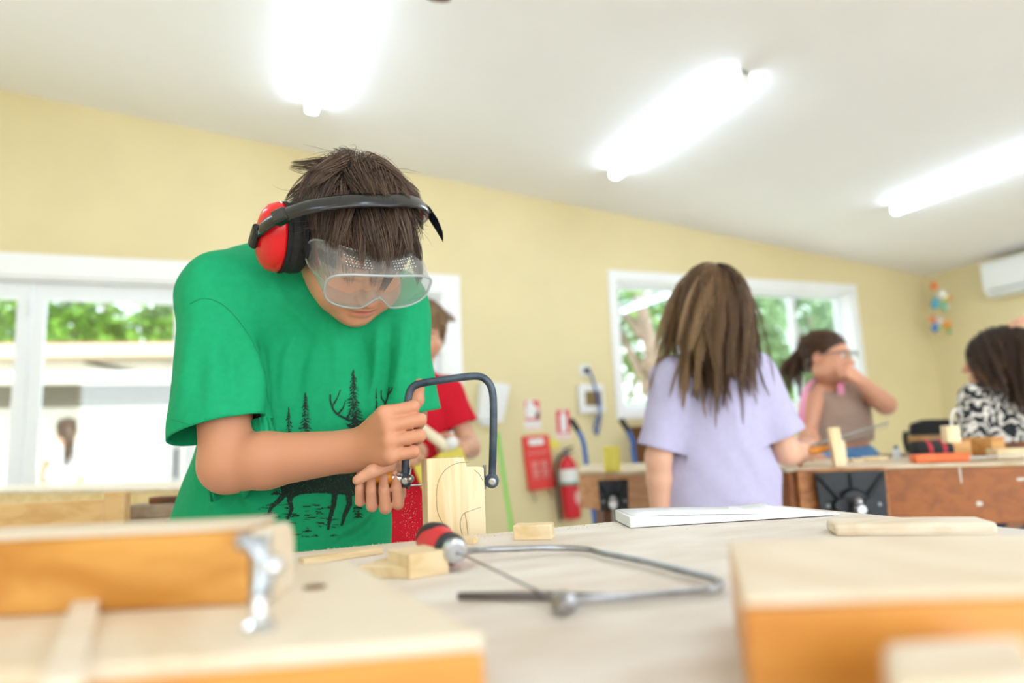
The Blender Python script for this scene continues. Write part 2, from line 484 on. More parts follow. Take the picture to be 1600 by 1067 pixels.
# folding glass door leaves
edges = [-2.885, -2.055, -1.19, -.325, .54, 1.383]
for i in range(5):
    x0, x1 = edges[i] + .004, edges[i + 1] - .004
    y0, y1 = YW + .05, YW + .09
    d = thing('door_%d' % (i + 1), ((x0 + x1) / 2, YW + .07, 0)); d['kind'] = 'structure'
    st, tp, bt = .07, .105, .22
    def fr(b):
        b.box((x0, y0, .01), (x0 + st, y1, 2.03)); b.box((x1 - st, y0, .01), (x1, y1, 2.03))
        b.box((x0 + st, y0, 2.03 - tp), (x1 - st, y1, 2.03)); b.box((x0 + st, y0, .01), (x1 - st, y1, bt))
    f_ = part('door_frame', 'alu_white', d, fr, weld=False)
    part('pane', 'window_glass', d, lambda b: b.box((x0 + st, YW + .068, bt), (x1 - st, YW + .072, 2.03 - tp)))
    if i in (2, 4):
        part('lock_plate', 'grey_metal', d, lambda b: b.box((x1 - .048, y0 - .006, .80), (x1 - .026, y0, .98)), bevel=.002)
        part('latch', 'grey_metal', d, lambda b: b.box((x1 - .048, y0 - .008, 1.03), (x1 - .026, y0, 1.12)), bevel=.002)
    elif i != 3:
        part('hinge', 'alu_white', d, lambda b: b.cyl((x1, y0 - .008, 1.82), (x1, y0 - .008, 1.92), .009))
# window: frame, mullions, panes, catch
w = thing('window_1', ((WX0 + WX1) / 2, YW + .15, WZ0)); w['kind'] = 'structure'
xa, xb_, za, zb = WX0 + .012, WX1 - .012, WZ0 + .012, WZ1 - .012
y0, y1 = YW + .13, YW + .18
part('window_frame', 'alu_white', w, lambda b: (b.box((xa, y0, za), (xa + .03, y1, zb)), b.box((xb_ - .03, y0, za), (xb_, y1, zb)),
     b.box((xa + .03, y0, zb - .03), (xb_ - .03, y1, zb)), b.box((xa + .03, y0, za), (xb_ - .03, y1, za + .035))), weld=False)
for mx in (3.62, 4.93):
    mo = part('mullion', 'alu_white', w, lambda b: b.box((mx - .028, y0 - .012, za + .035), (mx + .028, y1, zb - .03)), bevel=.003)
    if mx > 4: part('window_catch', 'black_plastic', mo, lambda b: b.box((mx - .012, y0 - .03, 1.60), (mx + .012, y0 - .012, 1.74)), bevel=.004)
for q0, q1 in ((xa + .03, 3.592), (3.648, 4.902), (4.958, xb_ - .03)):
    part('pane', 'window_glass', w, lambda b: b.box((q0, YW + .155, za + .035), (q1, YW + .159, zb - .03)))

# ------------------------------------------------------------------ ceiling battens
BAT = [(.40, 2.72, 'short-looking white batten light on the ceiling above the folding doors'),
       (2.51, 2.69, 'white batten light on the ceiling in front of the window'),
       (4.75, 2.25, 'white batten light on the ceiling nearest the air conditioner'),
       (.40, -1.6, 'white batten light behind the work table, in line with the folding-door one'),
       (2.51, -1.6, 'white batten light behind the work table, in line with the window one'),
       (4.75, -1.6, 'white batten light behind the work table, in line with the air-conditioner one'),
       (-1.7, 2.3, 'white batten light on the ceiling near the left end of the folding doors'),
       (-1.7, -1.6, 'white batten light in the rear corner of the room')]
sl = nrm((1, 0, -.0987)); up_c = nrm((.0987, 0, 1))
for (x, ya, lab) in BAT:
    L = 1.40; zc = ceil_z(x)
    t = thing('batten_light', (x, ya + L / 2, zc), lab, 'light', 'ceiling batten lights')
    c = np.array([x, ya + L / 2, zc]); Y = np.array([0, 1., 0])
    part('batten_body', 'white_paint', t, lambda b: b.obox(c - up_c * .0125, sl, Y, up_c, .022, L / 2, .0125))
    def dif(b):
        pr = [(-.03, 0), (-.034, -.022), (-.026, -.044), (0, -.05), (.026, -.044), (.034, -.022), (.03, 0)]
        b.prism(pr, c - up_c * .025 - Y * (L / 2 - .012), sl, up_c, Y, L - .024)
    part('diffuser', 'lamp_diffuser', t, dif)
    for s in (-1, 1):
        part('end_cap', 'white_paint', t, lambda b: b.obox(c - up_c * .039 + Y * s * (L / 2 - .006), sl, Y, up_c, .036, .006, .038), bevel=.004)

# ------------------------------------------------------------------ outside
b = MB(); b.box((-14, YW + T, -.25), (16, 30, -.05)); tag(b.build('ground_outside', 'pavement'), kind='structure')
b = MB(); b.box((-14, -12, -.25), (16, YF - T, -.05)); tag(b.build('ground_yard', 'pavement'), kind='structure')
mat('render_white', '#f2ede6', .8, var=.05, vscale=3)
mat('render_cream', '#b8977a', .8, var=.08, vscale=3)
mat('roof_red', '#a8685f', .7, var=.15, vscale=9)
mat('eave_tan', '#cdbba5', .8)
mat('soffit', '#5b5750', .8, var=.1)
YB = 10.5
def bx(z): return z
t = thing('neighbour_building', (-2.5, YB, -.05), 'white rendered building with stepped eaves seen through the folding doors', 'building')
q = lambda x, y: atY(x, y, YB)
zl, zu = q(160, 606)[2], q(160, 545)[2]
part('rendered_wall', 'render_white', t, lambda b: b.box((-9, YB + .5, -.05), (2.6, YB + .8, zl)))
part('parapet_wall', 'render_white', t, lambda b: b.box((-9, YB + 1.0, zl), (-.9, YB + 1.3, zu - .05)))
part('bay_wall', 'render_cream', t, lambda b: b.box((-.9, YB + .9, zl), (2.6, YB + 1.3, zu)))
aw = part('awning', 'render_white', t, lambda b: b.box((-9, YB - .9, zl), (2.6, YB + .6, zl + .12)), bevel=.01)
part('awning_soffit', 'soffit', aw, lambda b: b.box((-9, YB - .5, zl - .22), (2.6, YB + .5, zl - .002)))
part('soffit_lamp', 'white_paint', aw, lambda b: b.box((-.75, YB - .53, zl - .17), (-.2, YB - .5, zl - .09)))
def eave(b):
    b.hexa([(-9, YB + .3, zu - .22), (-.6, YB + .3, zu - .02), (-.6, YB + 2.5, zu - .02), (-9, YB + 2.5, zu - .22), (-9, YB + .3, zu - .05), (-.6, YB + .3, zu + .14), (-.6, YB + 2.5, zu + .3), (-9, YB + 2.5, zu + .1)])
part('eave', 'eave_tan', t, eave)
part('roof_sheet', 'roof_red', t, lambda b: b.hexa([(-3.0, YB + .5, zu + .10), (2.6, YB + .5, zu + .20), (2.6, YB + 3, zu + .46), (-3.0, YB + 3, zu + .36), (-3.0, YB + .5, zu + .15), (2.6, YB + .5, zu + .25), (2.6, YB + 3, zu + .52), (-3.0, YB + 3, zu + .42)]))
part('downpipe', 'soffit', t, lambda b: b.tube([(-2.1, YB + .95, zu - .05), (-1.0, YB + .95, zl + .2)], .03, 8))
mat('leaf_green', '#7fae3c', .5, col2='#4c7d24', vscale=3, spec=.3)
mat('leaf_dark', '#86a56e', .5, col2='#5d7f58', vscale=3, spec=.3)
mat('bark', '#a88d80', .85, var=.35, vscale=14)
for nm in ('leaf_green', 'leaf_dark'):
    nt = M[nm].node_tree; pb = nt.nodes['Principled BSDF']
    pb.inputs['Transmission Weight'].default_value = 0
def tree(label, x, y, h, crown, m, nleaf, lsz, seed, trunk_r=.12, lean=(0, 0), fork=True):
    r = np.random.default_rng(seed)
    t = thing('leafy_tree', (x, y, -.05), label, 'tree', 'trees outside')
    top = np.array([x + lean[0], y + lean[1], h])
    def tr(b):
        base = np.array([x, y, -.06]); b.tube(bez([base, base * .5 + top * .5 + np.array([.08, 0, 0]), top], 10), np.linspace(trunk_r, trunk_r * .4, 11), 9)
        if fork:
            for k in range(5):
                a = base + (top - base) * (.4 + .1 * k); c = crown[k % len(crown)]
                b.tube(bez([a, (a + np.array(c[:3])) / 2 + np.array([0, 0, .1]), c[:3]], 8), np.linspace(trunk_r * .5, .02, 9), 7)
    part('trunk', 'bark', t, tr, smooth=True, weld=False)
    V = []; Fc = []
    P = []
    for (cx, cy, cz, rx, rz) in crown:
        k = int(nleaf * rx * rx / sum(c[3] ** 2 for c in crown))
        d = r.normal(size=(k, 3)); d /= np.linalg.norm(d, axis=1)[:, None]
        P.append(np.array([cx, cy, cz]) + d * (r.uniform(.25, 1, (k, 1)) ** .45) * np.array([rx, rx, rz]))
    P = np.concatenate(P); k = len(P)
    a = r.normal(size=(k, 3)); a /= np.linalg.norm(a, axis=1)[:, None]; c = np.cross(a, r.normal(size=(k, 3))); c /= np.linalg.norm(c, axis=1)[:, None]
    s = lsz * r.uniform(.6, 1.3, (k, 1))
    V = np.stack([P - a * s, P + c * s * .45, P + a * s, P - c * s * .45], 1).reshape(-1, 3)
    Fc = np.arange(4 * k).reshape(-1, 4)
    o = mesh_obj('foliage', V, Fc, m, t); o['kind'] = 'stuff'
    return t
cr = lambda L: L
tree('broad bright green tree rising behind the white building', -2.6, 16.0, 4.2, [(-3.9, 16.0, 4.0, 1.3, 1.4), (-2.4, 15.9, 4.5, 1.5, 1.4), (-1.0, 16.0, 4.0, 1.0, 1.2), (-3.2, 15.9, 3.1, 1.4, .9), (-5.2, 16.2, 3.7, 1.3, 1.2), (-1.8, 15.9, 3.2, 1.2, .9)], 'leaf_green', 7500, .11, 3)
tree('pinkish-barked tree just outside the left part of the window', 5.0, 7.2, 3.1, [(4.4, 7.8, 2.8, .8, .8), (5.2, 7.9, 2.5, .8, .8), (4.9, 8.0, 1.4, .8, .7)], 'leaf_green', 2600, .075, 5, .15, (-.45, 0))
tree('dense dark green tree outside the middle of the window', 7.2, 9.0, 3.0, [(6.6, 9.0, 2.7, .7, .8), (7.6, 8.9, 2.8, .8, .9), (8.0, 9.1, 2.0, .7, .8), (6.8, 9.1, 1.8, .8, .7)], 'leaf_dark', 5200, .08, 6, .14)
tree('shadowy tree outside the far end of the window', 9.9, 9.6, 3.0, [(9.6, 9.6, 2.8, .9, .9), (10.6, 9.5, 2.4, .9, 1.0), (9.8, 9.7, 1.8, .9, .7)], 'leaf_dark', 5200, .09, 8, .14)
tree('low light green shrub below the dark trees outside the window', 7.4, 7.9, .5, [(6.6, 7.9, .9, .6, .6), (7.4, 7.9, 1.0, .65, .6), (8.2, 7.9, 1.0, .6, .6)], 'leaf_green', 3000, .06, 9, .06, fork=False)

# ================================================================== furniture and tools
ZT = .818
mat('table_top', '#ebe3d9', .6, col2='#d8c9b8', vscale=7, stretch=(1, 3, 1), bump=.08, bscale=90, detail=7)
wood('pine', '#f0dcb4', '#dfc08a', 2, 10, .5)
wood('pine_x', '#efdab2', '#dcbd88', 0, 10, .5)
wood('honey', '#d59a4a', '#b97a2c', 0, 7, .35, coat=.15)
wood('honey_z', '#dca457', '#c98a3f', 2, 7, .35)
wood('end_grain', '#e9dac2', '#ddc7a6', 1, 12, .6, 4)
wood('pale_board', '#e8dac4', '#dbc6a8', 0, 7, .5)
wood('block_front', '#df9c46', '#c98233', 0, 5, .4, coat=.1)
wood('old_bench', '#a05a1e', '#8a4c18', 0, 8, .5, coat=.1)
wood('jaw_pale', '#cf9f78', '#bd8759', 0, 9, .5)
wood('bench_jaw', '#b9783c', '#8e521f', 0, 9, .5)
wood('chair_wood', '#e0b880', '#d3a468', 0, 8, .4)
wood('pale_yellow_wood', '#ecd6a4', '#dfc288', 0, 8, .5)
wood('beech', '#d9a262', '#c58a48', 0, 8, .45)
wood('dark_wood', '#7a4a28', '#57321a', 2, 8, .5)
mat('clamp_steel', '#a9b0b8', .3, 1.)
mat('grey_plank', '#b39c84', .7, var=.3, vscale=12, stretch=(1, 8, 8))
mat('bench_surface', '#e2d3ba', .6, col2='#c2a883', vscale=8, bump=.05)
mat('vise_black', '#24272b', .45, .35, var=.35, vscale=25, bump=.25, bscale=120)
mat('saw_blue', '#2e3b4a', .42, .45, col2='#55616c', vscale=26, detail=6)
mat('handle_orange', '#d98a2b', .35, var=.2, vscale=30, stretch=(1, 6, 6))
mat('grip_red', '#e2333f', .45, spec=.4)
mat('grip_black', '#26262a', .55)
mat('paper', '#f1f3f8', .7)
mat('pencil', '#8d857b', .8)
mat('sawdust', '#ecd9b2', .9)
mat('blue_paint', '#1f62b5', .35, var=.15)
mat('red_gloss', '#d3182a', .3, var=.08)
mat('red_cloth', '#e23a32', .6, var=.12, vscale=8, bump=.2, bscale=25)
mat('print_pink', '#f0bdb6', .6)
mat('sign_red', '#d8202c', .4)
mat('yellow_plastic', '#eadb62', .45)
mat('orange_plastic', '#f26a12', .35)
mat('green_plastic', '#5fd03a', .4)
mat('off_white', '#e9e9e6', .45)
mat('dark_window', '#8d7440', .3, var=.3, vscale=30)
mat('blue_cable', '#2d62ae', .5)
mat('silver', '#c9ccd0', .3, .9)
mat('fabric_dark', '#2a2a2c', .9)

# ---- the main work table
X0, X1, Y0, Y1 = -1.15, .788, .10, .862
t = thing('work_table', ((X0 + X1) / 2, (Y0 + Y1) / 2, 0), 'broad work table with worn pale top that the boy in green saws at', 'table')
part('table_top', 'table_top', t, lambda b: b.box((X0, Y0, ZT - .045), (X1, Y1, ZT)), bevel=.004)
part('apron', 'honey', t, lambda b: (b.box((X0 + .06, Y1 - .09, ZT - .16), (X1 - .06, Y1 - .065, ZT - .045)), b.box((X0 + .06, Y0 + .065, ZT - .16), (X1 - .06, Y0 + .09, ZT - .045)),
     b.box((X0 + .06, Y0 + .09, ZT - .16), (X0 + .085, Y1 - .09, ZT - .045)), b.box((X1 - .085, Y0 + .09, ZT - .16), (X1 - .06, Y1 - .09, ZT - .045))), weld=False)
for x in (X0 + .05, X1 - .12):
    for y in (Y0 + .05, Y1 - .12):
        part('leg', 'honey_z', t, lambda b: b.box((x, y, 0), (x + .07, y + .07, ZT - .045)), bevel=.004)
# ---- the piece being sawn, upright in the table's vise
YBK = .893
A = atY(668, 780, YBK); B_ = atY(758, 780, YBK); S = atY(725, 722, YBK)
zt1, zt2 = atY(690, 716, YBK)[2], atY(740, 729.5, YBK)[2]
TH = .03; zb0 = .66
t = thing('sawn_block', ((A[0] + B_[0]) / 2, YBK + TH / 2, zb0), 'upright pale pine block with pencil curves being sawn by the boy in green', 'wood block')
def blk(b):
    xs, xe, xm = A[0], B_[0], S[0]
    b.prism([(xs, zb0), (xe, zb0), (xe, zt2 - .002), (xe - .006, zt2), (xm + .004, zt2 + .001), (xm, zt1), (xs, zt1)], (0, YBK, 0), (1, 0, 0), (0, 0, 1), (0, 1, 0), TH)
part('block_body', 'pine', t, blk, bevel=.0012)
def pen(L):
    return [atY(x, y, YBK) - np.array([0, .0004, 0]) for x, y in L]
for L in ([(733, 722), (712, 724), (695, 735), (685, 752), (682, 775), (684, 800), (692, 818), (701, 832)],
          [(741, 734), (749, 741), (755, 752)],
          [(722, 835), (719, 818), (724, 803), (738, 797), (752, 792)], [(726, 800), (729, 815), (731, 834)]):
    part('pencil_line', 'pencil', t, lambda b: b.tube(bez(pen(L), 24), .00035, 5))
t = thing('bench_vise', (.26, .90, .60), 'wooden jaw vise under the table edge holding the pine block', 'vise')
part('jaw', 'beech', t, lambda b: b.box((A[0] - .09, YBK + TH + .001, .60), (B_[0] + .09, YBK + TH + .028, .775)), bevel=.003)
part('jaw', 'beech', t, lambda b: b.box((A[0] - .09, Y1 + .001, .60), (B_[0] + .09, YBK - .001, .775)), bevel=.003)
part('screw', 'steel', t, lambda b: b.cyl((.13, Y1 - .06, .66), (.13, YBK + TH + .08, .66), .011))
part('screw_bar', 'steel', t, lambda b: b.cyl((.13, YBK + TH + .07, .60), (.13, YBK + TH + .07, .72), .006))

# ---- coping saw in the boy's hands
DS = .942
sawP = lambda x, y, dd=0: atD(x, y, DS + dd)
t = thing('coping_saw', sawP(632, 748), 'dark blue coping saw with orange wooden handle held by the boy in green', 'saw')
path = bez([sawP(633, 752), sawP(634, 700), sawP(636, 650), sawP(638, 622), sawP(643, 607), sawP(656, 599.5), sawP(690, 594), sawP(725, 589), sawP(747, 588), sawP(759, 593), sawP(767, 604), sawP(770.5, 622), sawP(771, 660), sawP(770, 710), sawP(768.5, 752)], 150)
part('saw_frame', 'saw_blue', t, lambda b: b.tube(path, .0052, 8, flat=.62, fn=-FW), smooth=True)
for (x, y) in ((633, 750), (768.5, 751)):
    lug = part('frame_lug', 'saw_blue', t, lambda b: b.lathe(sawP(x, y) + FW * .005, -FW, [(0, .0085), (.001, .0098), (.009, .0098), (.010, .0085)], 20), smooth=False)
    part('pin_knob', 'silver', lug, lambda b: b.lathe(sawP(x + 1, y) - FW * .004, -FW, [(0, .0055), (.003, .0055), (.0045, .0048), (.0052, .003)], 16))
part('pin', 'steel', t, lambda b: (b.cyl(sawP(757, 726), sawP(757.5, 764), .0021, n=10)))
part('pin', 'steel', t, lambda b: (b.cyl(sawP(641, 731), sawP(637.5, 764), .0021, n=10), b.ball(sawP(641, 748, -.006), .0058, 8)), weld=False, smooth=True)
part('blade', 'steel', t, lambda b: b.tube([sawP(637, 759), sawP(757, 752)], .0016, 6, flat=.3, fn=-FW))
hd = sawP(599, 744.5) - sawP(629, 749); hd = nrm(hd)
part('ferrule', 'chrome', t, lambda b: b.lathe(sawP(628.5, 748.5), hd, [(0, .0095), (.001, .0105), (.012, .0105), (.0125, .0098)], 24))
part('handle', 'handle_orange', t, lambda b: b.lathe(sawP(628.5, 748.5) + hd * .0125, hd, [(0, .0098), (.006, .0112), (.014, .0122), (.026, .0125), (.036, .011), (.041, .006)], 24), smooth=True)

# ---- coping saw lying on the table
zS = ZT + .006
g = lambda x, y, z=zS: atZ(x, y, z)
t = thing('coping_saw', g(880, 930, ZT), 'steel coping saw with red and black handle lying on the work table', 'saw')
h0, h1 = atZ(712, 861, ZT + .0195), atZ(656, 834, ZT + .0195)
hx = nrm(h1 - h0)
h0 = h0.copy()
part('ferrule', 'silver', t, lambda b: b.lathe(h0 - hx * .004, hx, [(0, .007), (.002, .0105), (.008, .0118), (.016, .0108), (.018, .0095)], 20))
hb = part('handle', 'grip_red', t, lambda b: b.lathe(h0 + hx * .02, hx, [(0, .0125), (.012, .0138), (.03, .0165), (.05, .0185), (.066, .0175), (.078, .013), (.082, .007)], 28), smooth=True)
part('grip_ring', 'grip_black', hb, lambda b: b.lathe(h0 + hx * .013, hx, [(0, .0115), (.001, .0145), (.008, .0150), (.010, .0128)], 24))
def capg(b):
    V = []; n = 18; a = nrm(np.cross(hx, [0, 0, 1])); u = np.cross(a, hx); u = u if u[2] > 0 else -u
    pr = [(.036, .0178, .5), (.05, .0192, .95), (.066, .0183, 1.5), (.078, .0138, 2.2), (.083, .0078, 3.0)]
    for (s_, r, w_) in pr:
        for j in range(n):
            th = -w_ + 2 * w_ * j / (n - 1); V.append(h0 + hx * (.02 + s_) + (u * cos(th) + a * sin(th)) * r)
    b.add(V, [(i * n + j, i * n + j + 1, (i + 1) * n + j + 1, (i + 1) * n + j) for i in range(4) for j in range(n - 1)])
cg = part('grip_cap', 'grip_black', hb, capg, smooth=True, weld=False)
m_ = cg.modifiers.new('s', 'SOLIDIFY'); m_.thickness = .002; m_.offset = -1
zr = ZT + .0052
pp = bez([h0 - hx * .004, g(760, 859, ZT + .012), g(850, 856, ZT + .008), g(915, 858), g(940, 864), g(1000, 876), g(1070, 893), g(1115, 905), g(1126, 913), g(1112, 921), g(1060, 926), g(1000, 931), g(930, 936), g(880, 941)], 120)
part('saw_frame', 'steel', t, lambda b: b.tube(pp, .0031, 10), smooth=True)
part('wing_nut', 'steel', t, lambda b: (b.lathe(g(880, 945) - np.array([0, 0, .004]), (0, 0, 1), [(0, .008), (.004, .0085), (.010, .0075), (.013, .004)], 16), b.tube([g(868, 932), g(893, 936, zS + .01)], .003, 8)), weld=False)
part('blade', 'steel', t, lambda b: b.tube([h0 - hx * .002, g(880, 943)], .0011, 6))
b = MB(); b.tube([g(716, 931, ZT + .004), g(860, 931, ZT + .004), g(900, 930, ZT + .004)], [.0028, .0034, .0022], 8); b.tube([g(900, 930, ZT + .004), g(948, 929, ZT + .004)], [.0022, .0012], 8)  # thin dark tapering rod across the saw frame
mat('dark_rod_metal', '#77706f', .5, .6)
tag(b.build('dark_rod', 'dark_rod_metal', smooth=True, weld=False), 'thin dark rod lying across the coping saw on the table', 'file')

# ---- white folder of paper
A = atZ(985, 826, ZT); B_ = atZ(1313, 806, ZT); e = nrm(B_ - A); n_ = np.array([-e[1], e[0], 0]); zz = np.array([0, 0, 1.])
t = thing('paper_pad', A, 'white pad of paper lying at the far edge of the work table', 'paper')
L = np.linalg.norm(B_ - A); W = .085
C = A + e * L * .80 + n_ * W; D_ = A + n_ * W + e * .004
part('pad_block', 'paper', t, lambda b: b.hexa([A + zz * .001, B_ + zz * .0015, C + zz * .001, D_ + zz * .001, A + zz * .0145, B_ + zz * .0035, C + zz * .010, D_ + zz * .0155]), bevel=.0012)
def sheet(b):
    o = A + zz * .0152; ks = 10; V = []
    for i in range(ks + 1):
        u = i / ks; p = A + (B_ - A) * (.02 + .74 * u); zt = .0150 + (.0065 - .0150) * (u ** 1.3) + .0006 * sin(pi * u)
        V += [p + zz * zt + n_ * .004, p * 1 + n_ * W * .93 + zz * (zt + .002 + .010 * max(0, u - .8) * 5 * .6)]
    b.add(V, [(2 * i, 2 * i + 2, 2 * i + 3, 2 * i + 1) for i in range(ks)])
sh = part('loose_sheet', 'paper', t, sheet, smooth=True, weld=False)
sh.modifiers.new('s', 'SOLIDIFY').thickness = .0008

# ---- offcuts and boards on the table
def slab(name, pts, z0, z1, m, label, cat, group=None, bevel=.0015):
    """upright-sided piece whose footprint is given by points"""
    b = MB(); n = len(pts)
    b.add([(p[0], p[1], z0) for p in pts] + [(p[0], p[1], z1) for p in pts],
          [list(range(n - 1, -1, -1)), list(range(n, 2 * n))] + [(i, (i + 1) % n, n + (i + 1) % n, n + i) for i in range(n)])
    return tag(b.build(name, m, bevel=bevel), label, cat, group)
def quad_from(px, z):     # front-left, front-right, depth in metres -> footprint
    a, b2, dep = atZ(*px[0], z), atZ(*px[1], z), px[2]
    e_ = nrm(b2 - a); nn = np.array([-e_[1], e_[0], 0]); return [a, b2, b2 + nn * dep, a + nn * dep]
slab('wood_offcut', quad_from([(802, 845), (862, 844), .028], ZT), ZT, ZT + .0175, 'pine_x', 'small pale offcut lying beside the upright pine block', 'wood offcut', 'offcuts on the work table')
slab('wood_chip', quad_from([(722, 851), (742, 851), .014], ZT), ZT, ZT + .007, 'pine_x', 'tiny wood chip just behind the red saw handle', 'wood offcut', 'offcuts on the work table')
slab('wood_strip', quad_from([(474, 884), (600, 866), .018], ZT), ZT, ZT + .007, 'pine_x', 'thin pale strip lying along the table edge below the green shirt', 'wood offcut', 'offcuts on the work table')
t = thing('lapped_offcut', atZ(620, 905, ZT), 'pale half-lapped offcut lying in front of the red saw handle', 'wood offcut', 'offcuts on the work table')
Q = quad_from([(560, 902), (640, 905), .05], ZT); part('thin_step', 'pine_x', t, lambda b: b.hexa([np.append(p[:2], ZT) for p in Q] + [np.append(p[:2], ZT + .010) for p in Q]), bevel=.001)
Q2 = quad_from([(640, 906), (702, 896), .05], ZT); part('thick_step', 'pine_x', t, lambda b: b.hexa([np.append(p[:2], ZT) for p in Q2] + [np.append(p[:2], ZT + .021) for p in Q2]), bevel=.001)
Q3 = quad_from([(1305, 838), (1562, 836), .05], ZT)
slab('curved_board', [Q3[0], Q3[1], Q3[2] - .0 * e, Q3[2] * .8 + Q3[3] * .2 + np.array([0, .008, 0]), Q3[2] * .2 + Q3[3] * .8 + np.array([0, .008, 0]), Q3[3]], ZT, ZT + .013, 'pale_board', 'pale curved board lying behind the thick blurred timber block', 'board', bevel=.004)
b = MB(); Q4 = [atZ(1566, 838, ZT), atZ(1700, 834, ZT), atZ(1700, 829, ZT), atZ(1566, 830, ZT)]
slab('steel_rule', Q4, ZT, ZT + .0015, 'silver', 'grey steel rule lying at the table edge beside the curved board', 'ruler', bevel=.0003)
# thick timber block close by
zt = ZT + .05
P = [atZ(1158, 934, zt), atZ(1720, 914, zt), atZ(1700, 826, zt), atZ(1137, 846, zt)]
t = thing('timber_block', np.append(np.mean([p[:2] for p in P], axis=0), ZT), 'thick honey-coloured timber block close by on the table', 'timber')
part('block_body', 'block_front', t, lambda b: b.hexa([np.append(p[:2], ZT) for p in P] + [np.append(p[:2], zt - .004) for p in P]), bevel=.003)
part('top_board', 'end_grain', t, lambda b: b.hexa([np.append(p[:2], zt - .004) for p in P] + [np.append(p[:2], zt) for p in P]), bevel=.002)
z2 = ZT + .040
Q = [atZ(1385, 1075, z2), atZ(1640, 1060, z2), atZ(1600, 990, z2), atZ(1378, 1000, z2)]
slab('short_timber', Q, ZT, z2, 'pale_board', 'short pale timber leaning against the thick honey-coloured block', 'timber', bevel=.004)
# bench hook on the other side
zb = ZT + .03
FR, FL = atZ(757, 990, zb), atZ(-160, 1063, zb)
BR = atZ(545, 876, zb); BL = FL + (BR - FR)
t = thing('bench_hook', np.append(((FR + BL) / 2)[:2], ZT), 'low wooden bench hook board with a raised back fence', 'bench hook')
P = [FL, FR, BR, BL]
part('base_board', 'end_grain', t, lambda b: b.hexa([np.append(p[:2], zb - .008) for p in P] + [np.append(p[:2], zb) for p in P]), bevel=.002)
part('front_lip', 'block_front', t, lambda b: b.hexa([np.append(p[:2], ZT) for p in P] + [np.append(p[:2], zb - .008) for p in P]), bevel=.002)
a0, a1 = atZ(-150, 974, zb), atZ(388, 946, zb); e_ = nrm(a1 - a0); nn = np.array([-e_[1], e_[0], 0])
fz = zb + .0425
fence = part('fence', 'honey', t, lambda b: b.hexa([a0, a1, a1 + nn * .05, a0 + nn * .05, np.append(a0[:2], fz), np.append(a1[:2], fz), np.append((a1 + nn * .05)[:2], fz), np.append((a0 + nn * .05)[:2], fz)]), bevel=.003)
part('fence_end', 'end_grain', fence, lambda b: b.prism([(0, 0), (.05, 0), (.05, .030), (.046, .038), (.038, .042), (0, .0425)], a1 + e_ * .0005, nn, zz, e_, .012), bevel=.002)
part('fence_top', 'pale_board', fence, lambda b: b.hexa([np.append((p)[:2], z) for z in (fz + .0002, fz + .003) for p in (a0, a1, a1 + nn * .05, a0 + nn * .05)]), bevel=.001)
hc = atZ(492, 918, zb)
part('peg_hole', 'dark_wood', t, lambda b: b.lathe(hc + zz * .0003, (0, 0, 1), [(0, .007), (.0006, .007)], 16))
t = thing('toggle_clamp', atZ(410, 990, zb), 'small chrome toggle clamp standing on the bench hook by its fence', 'clamp')
o = atZ(405, 985, zb)
part('clamp_foot', 'chrome', t, lambda b: b.lathe(o, (0, 0, 1), [(0, .008), (.003, .008), (.005, .005), (.018, .0045)], 16))
part('clamp_arm', 'clamp_steel', t, lambda b: b.tube(bez([o + zz * .012, o + zz * .026 + e_ * .003, o + zz * .040 - e_ * .003, o + zz * .044 - e_ * .011], 16), .0042, 10), smooth=True)
part('clamp_arm', 'clamp_steel', t, lambda b: b.tube(bez([o + zz * .016 - nn * .004, o + zz * .036 + e_ * .001, o + zz * .046 + e_ * .002], 16), .0036, 10), smooth=True)
part('clamp_nut', 'chrome', t, lambda b: b.ball(o + zz * .030 + e_ * .006, .006, 8), smooth=True)
l0, l1 = atZ(95, 1085, zb), atZ(135, 952, zb); le = nrm(l1 - l0); ln = np.array([-le[1], le[0], 0])
b = MB(); b.hexa([l0 - ln * .007, l0 + ln * .007, l1 + ln * .007, l1 - ln * .007, l0 - ln * .007 + zz * .005, l0 + ln * .007 + zz * .005, l1 + ln * .007 + zz * .008, l1 - ln * .007 + zz * .008])
tag(b.build('wood_lath', 'pale_board', bevel=.001), 'narrow pale lath lying on the bench hook against its fence', 'lath')
# sawdust: on the table edge and falling from the cut
k = 900; pts = []
for i in range(k):
    u = RNG.uniform(); x = .0 + .62 * RNG.uniform() if u < .75 else RNG.uniform(-.2, .78); y = Y1 - abs(RNG.normal(0, .018)) - .002 if u < .75 else RNG.uniform(.45, .86)
    pts.append((x, y, ZT + .0006))
for i in range(150):
    p = atD(RNG.normal(640, 9), 765 + 75 * RNG.uniform() ** .8, .955 + RNG.normal(0, .01)); pts.append(tuple(p))
pts = np.array(pts); s = RNG.uniform(.0004, .0011, (len(pts), 1)); d4 = RNG.normal(size=(len(pts), 4, 3)); d4 /= np.linalg.norm(d4, axis=2)[..., None]
V = (pts[:, None, :] + d4 * s[:, None, :]); 
Fc = [f for i in range(len(pts)) for f in ((4 * i, 4 * i + 1, 4 * i + 2), (4 * i, 4 * i + 2, 4 * i + 3), (4 * i, 4 * i + 3, 4 * i + 1), (4 * i + 1, 4 * i + 3, 4 * i + 2))]
tag(mesh_obj('sawdust', V.reshape(-1, 3), Fc, 'sawdust'), 'pale sawdust on the table edge and falling from the saw cut', 'sawdust', kind='stuff')

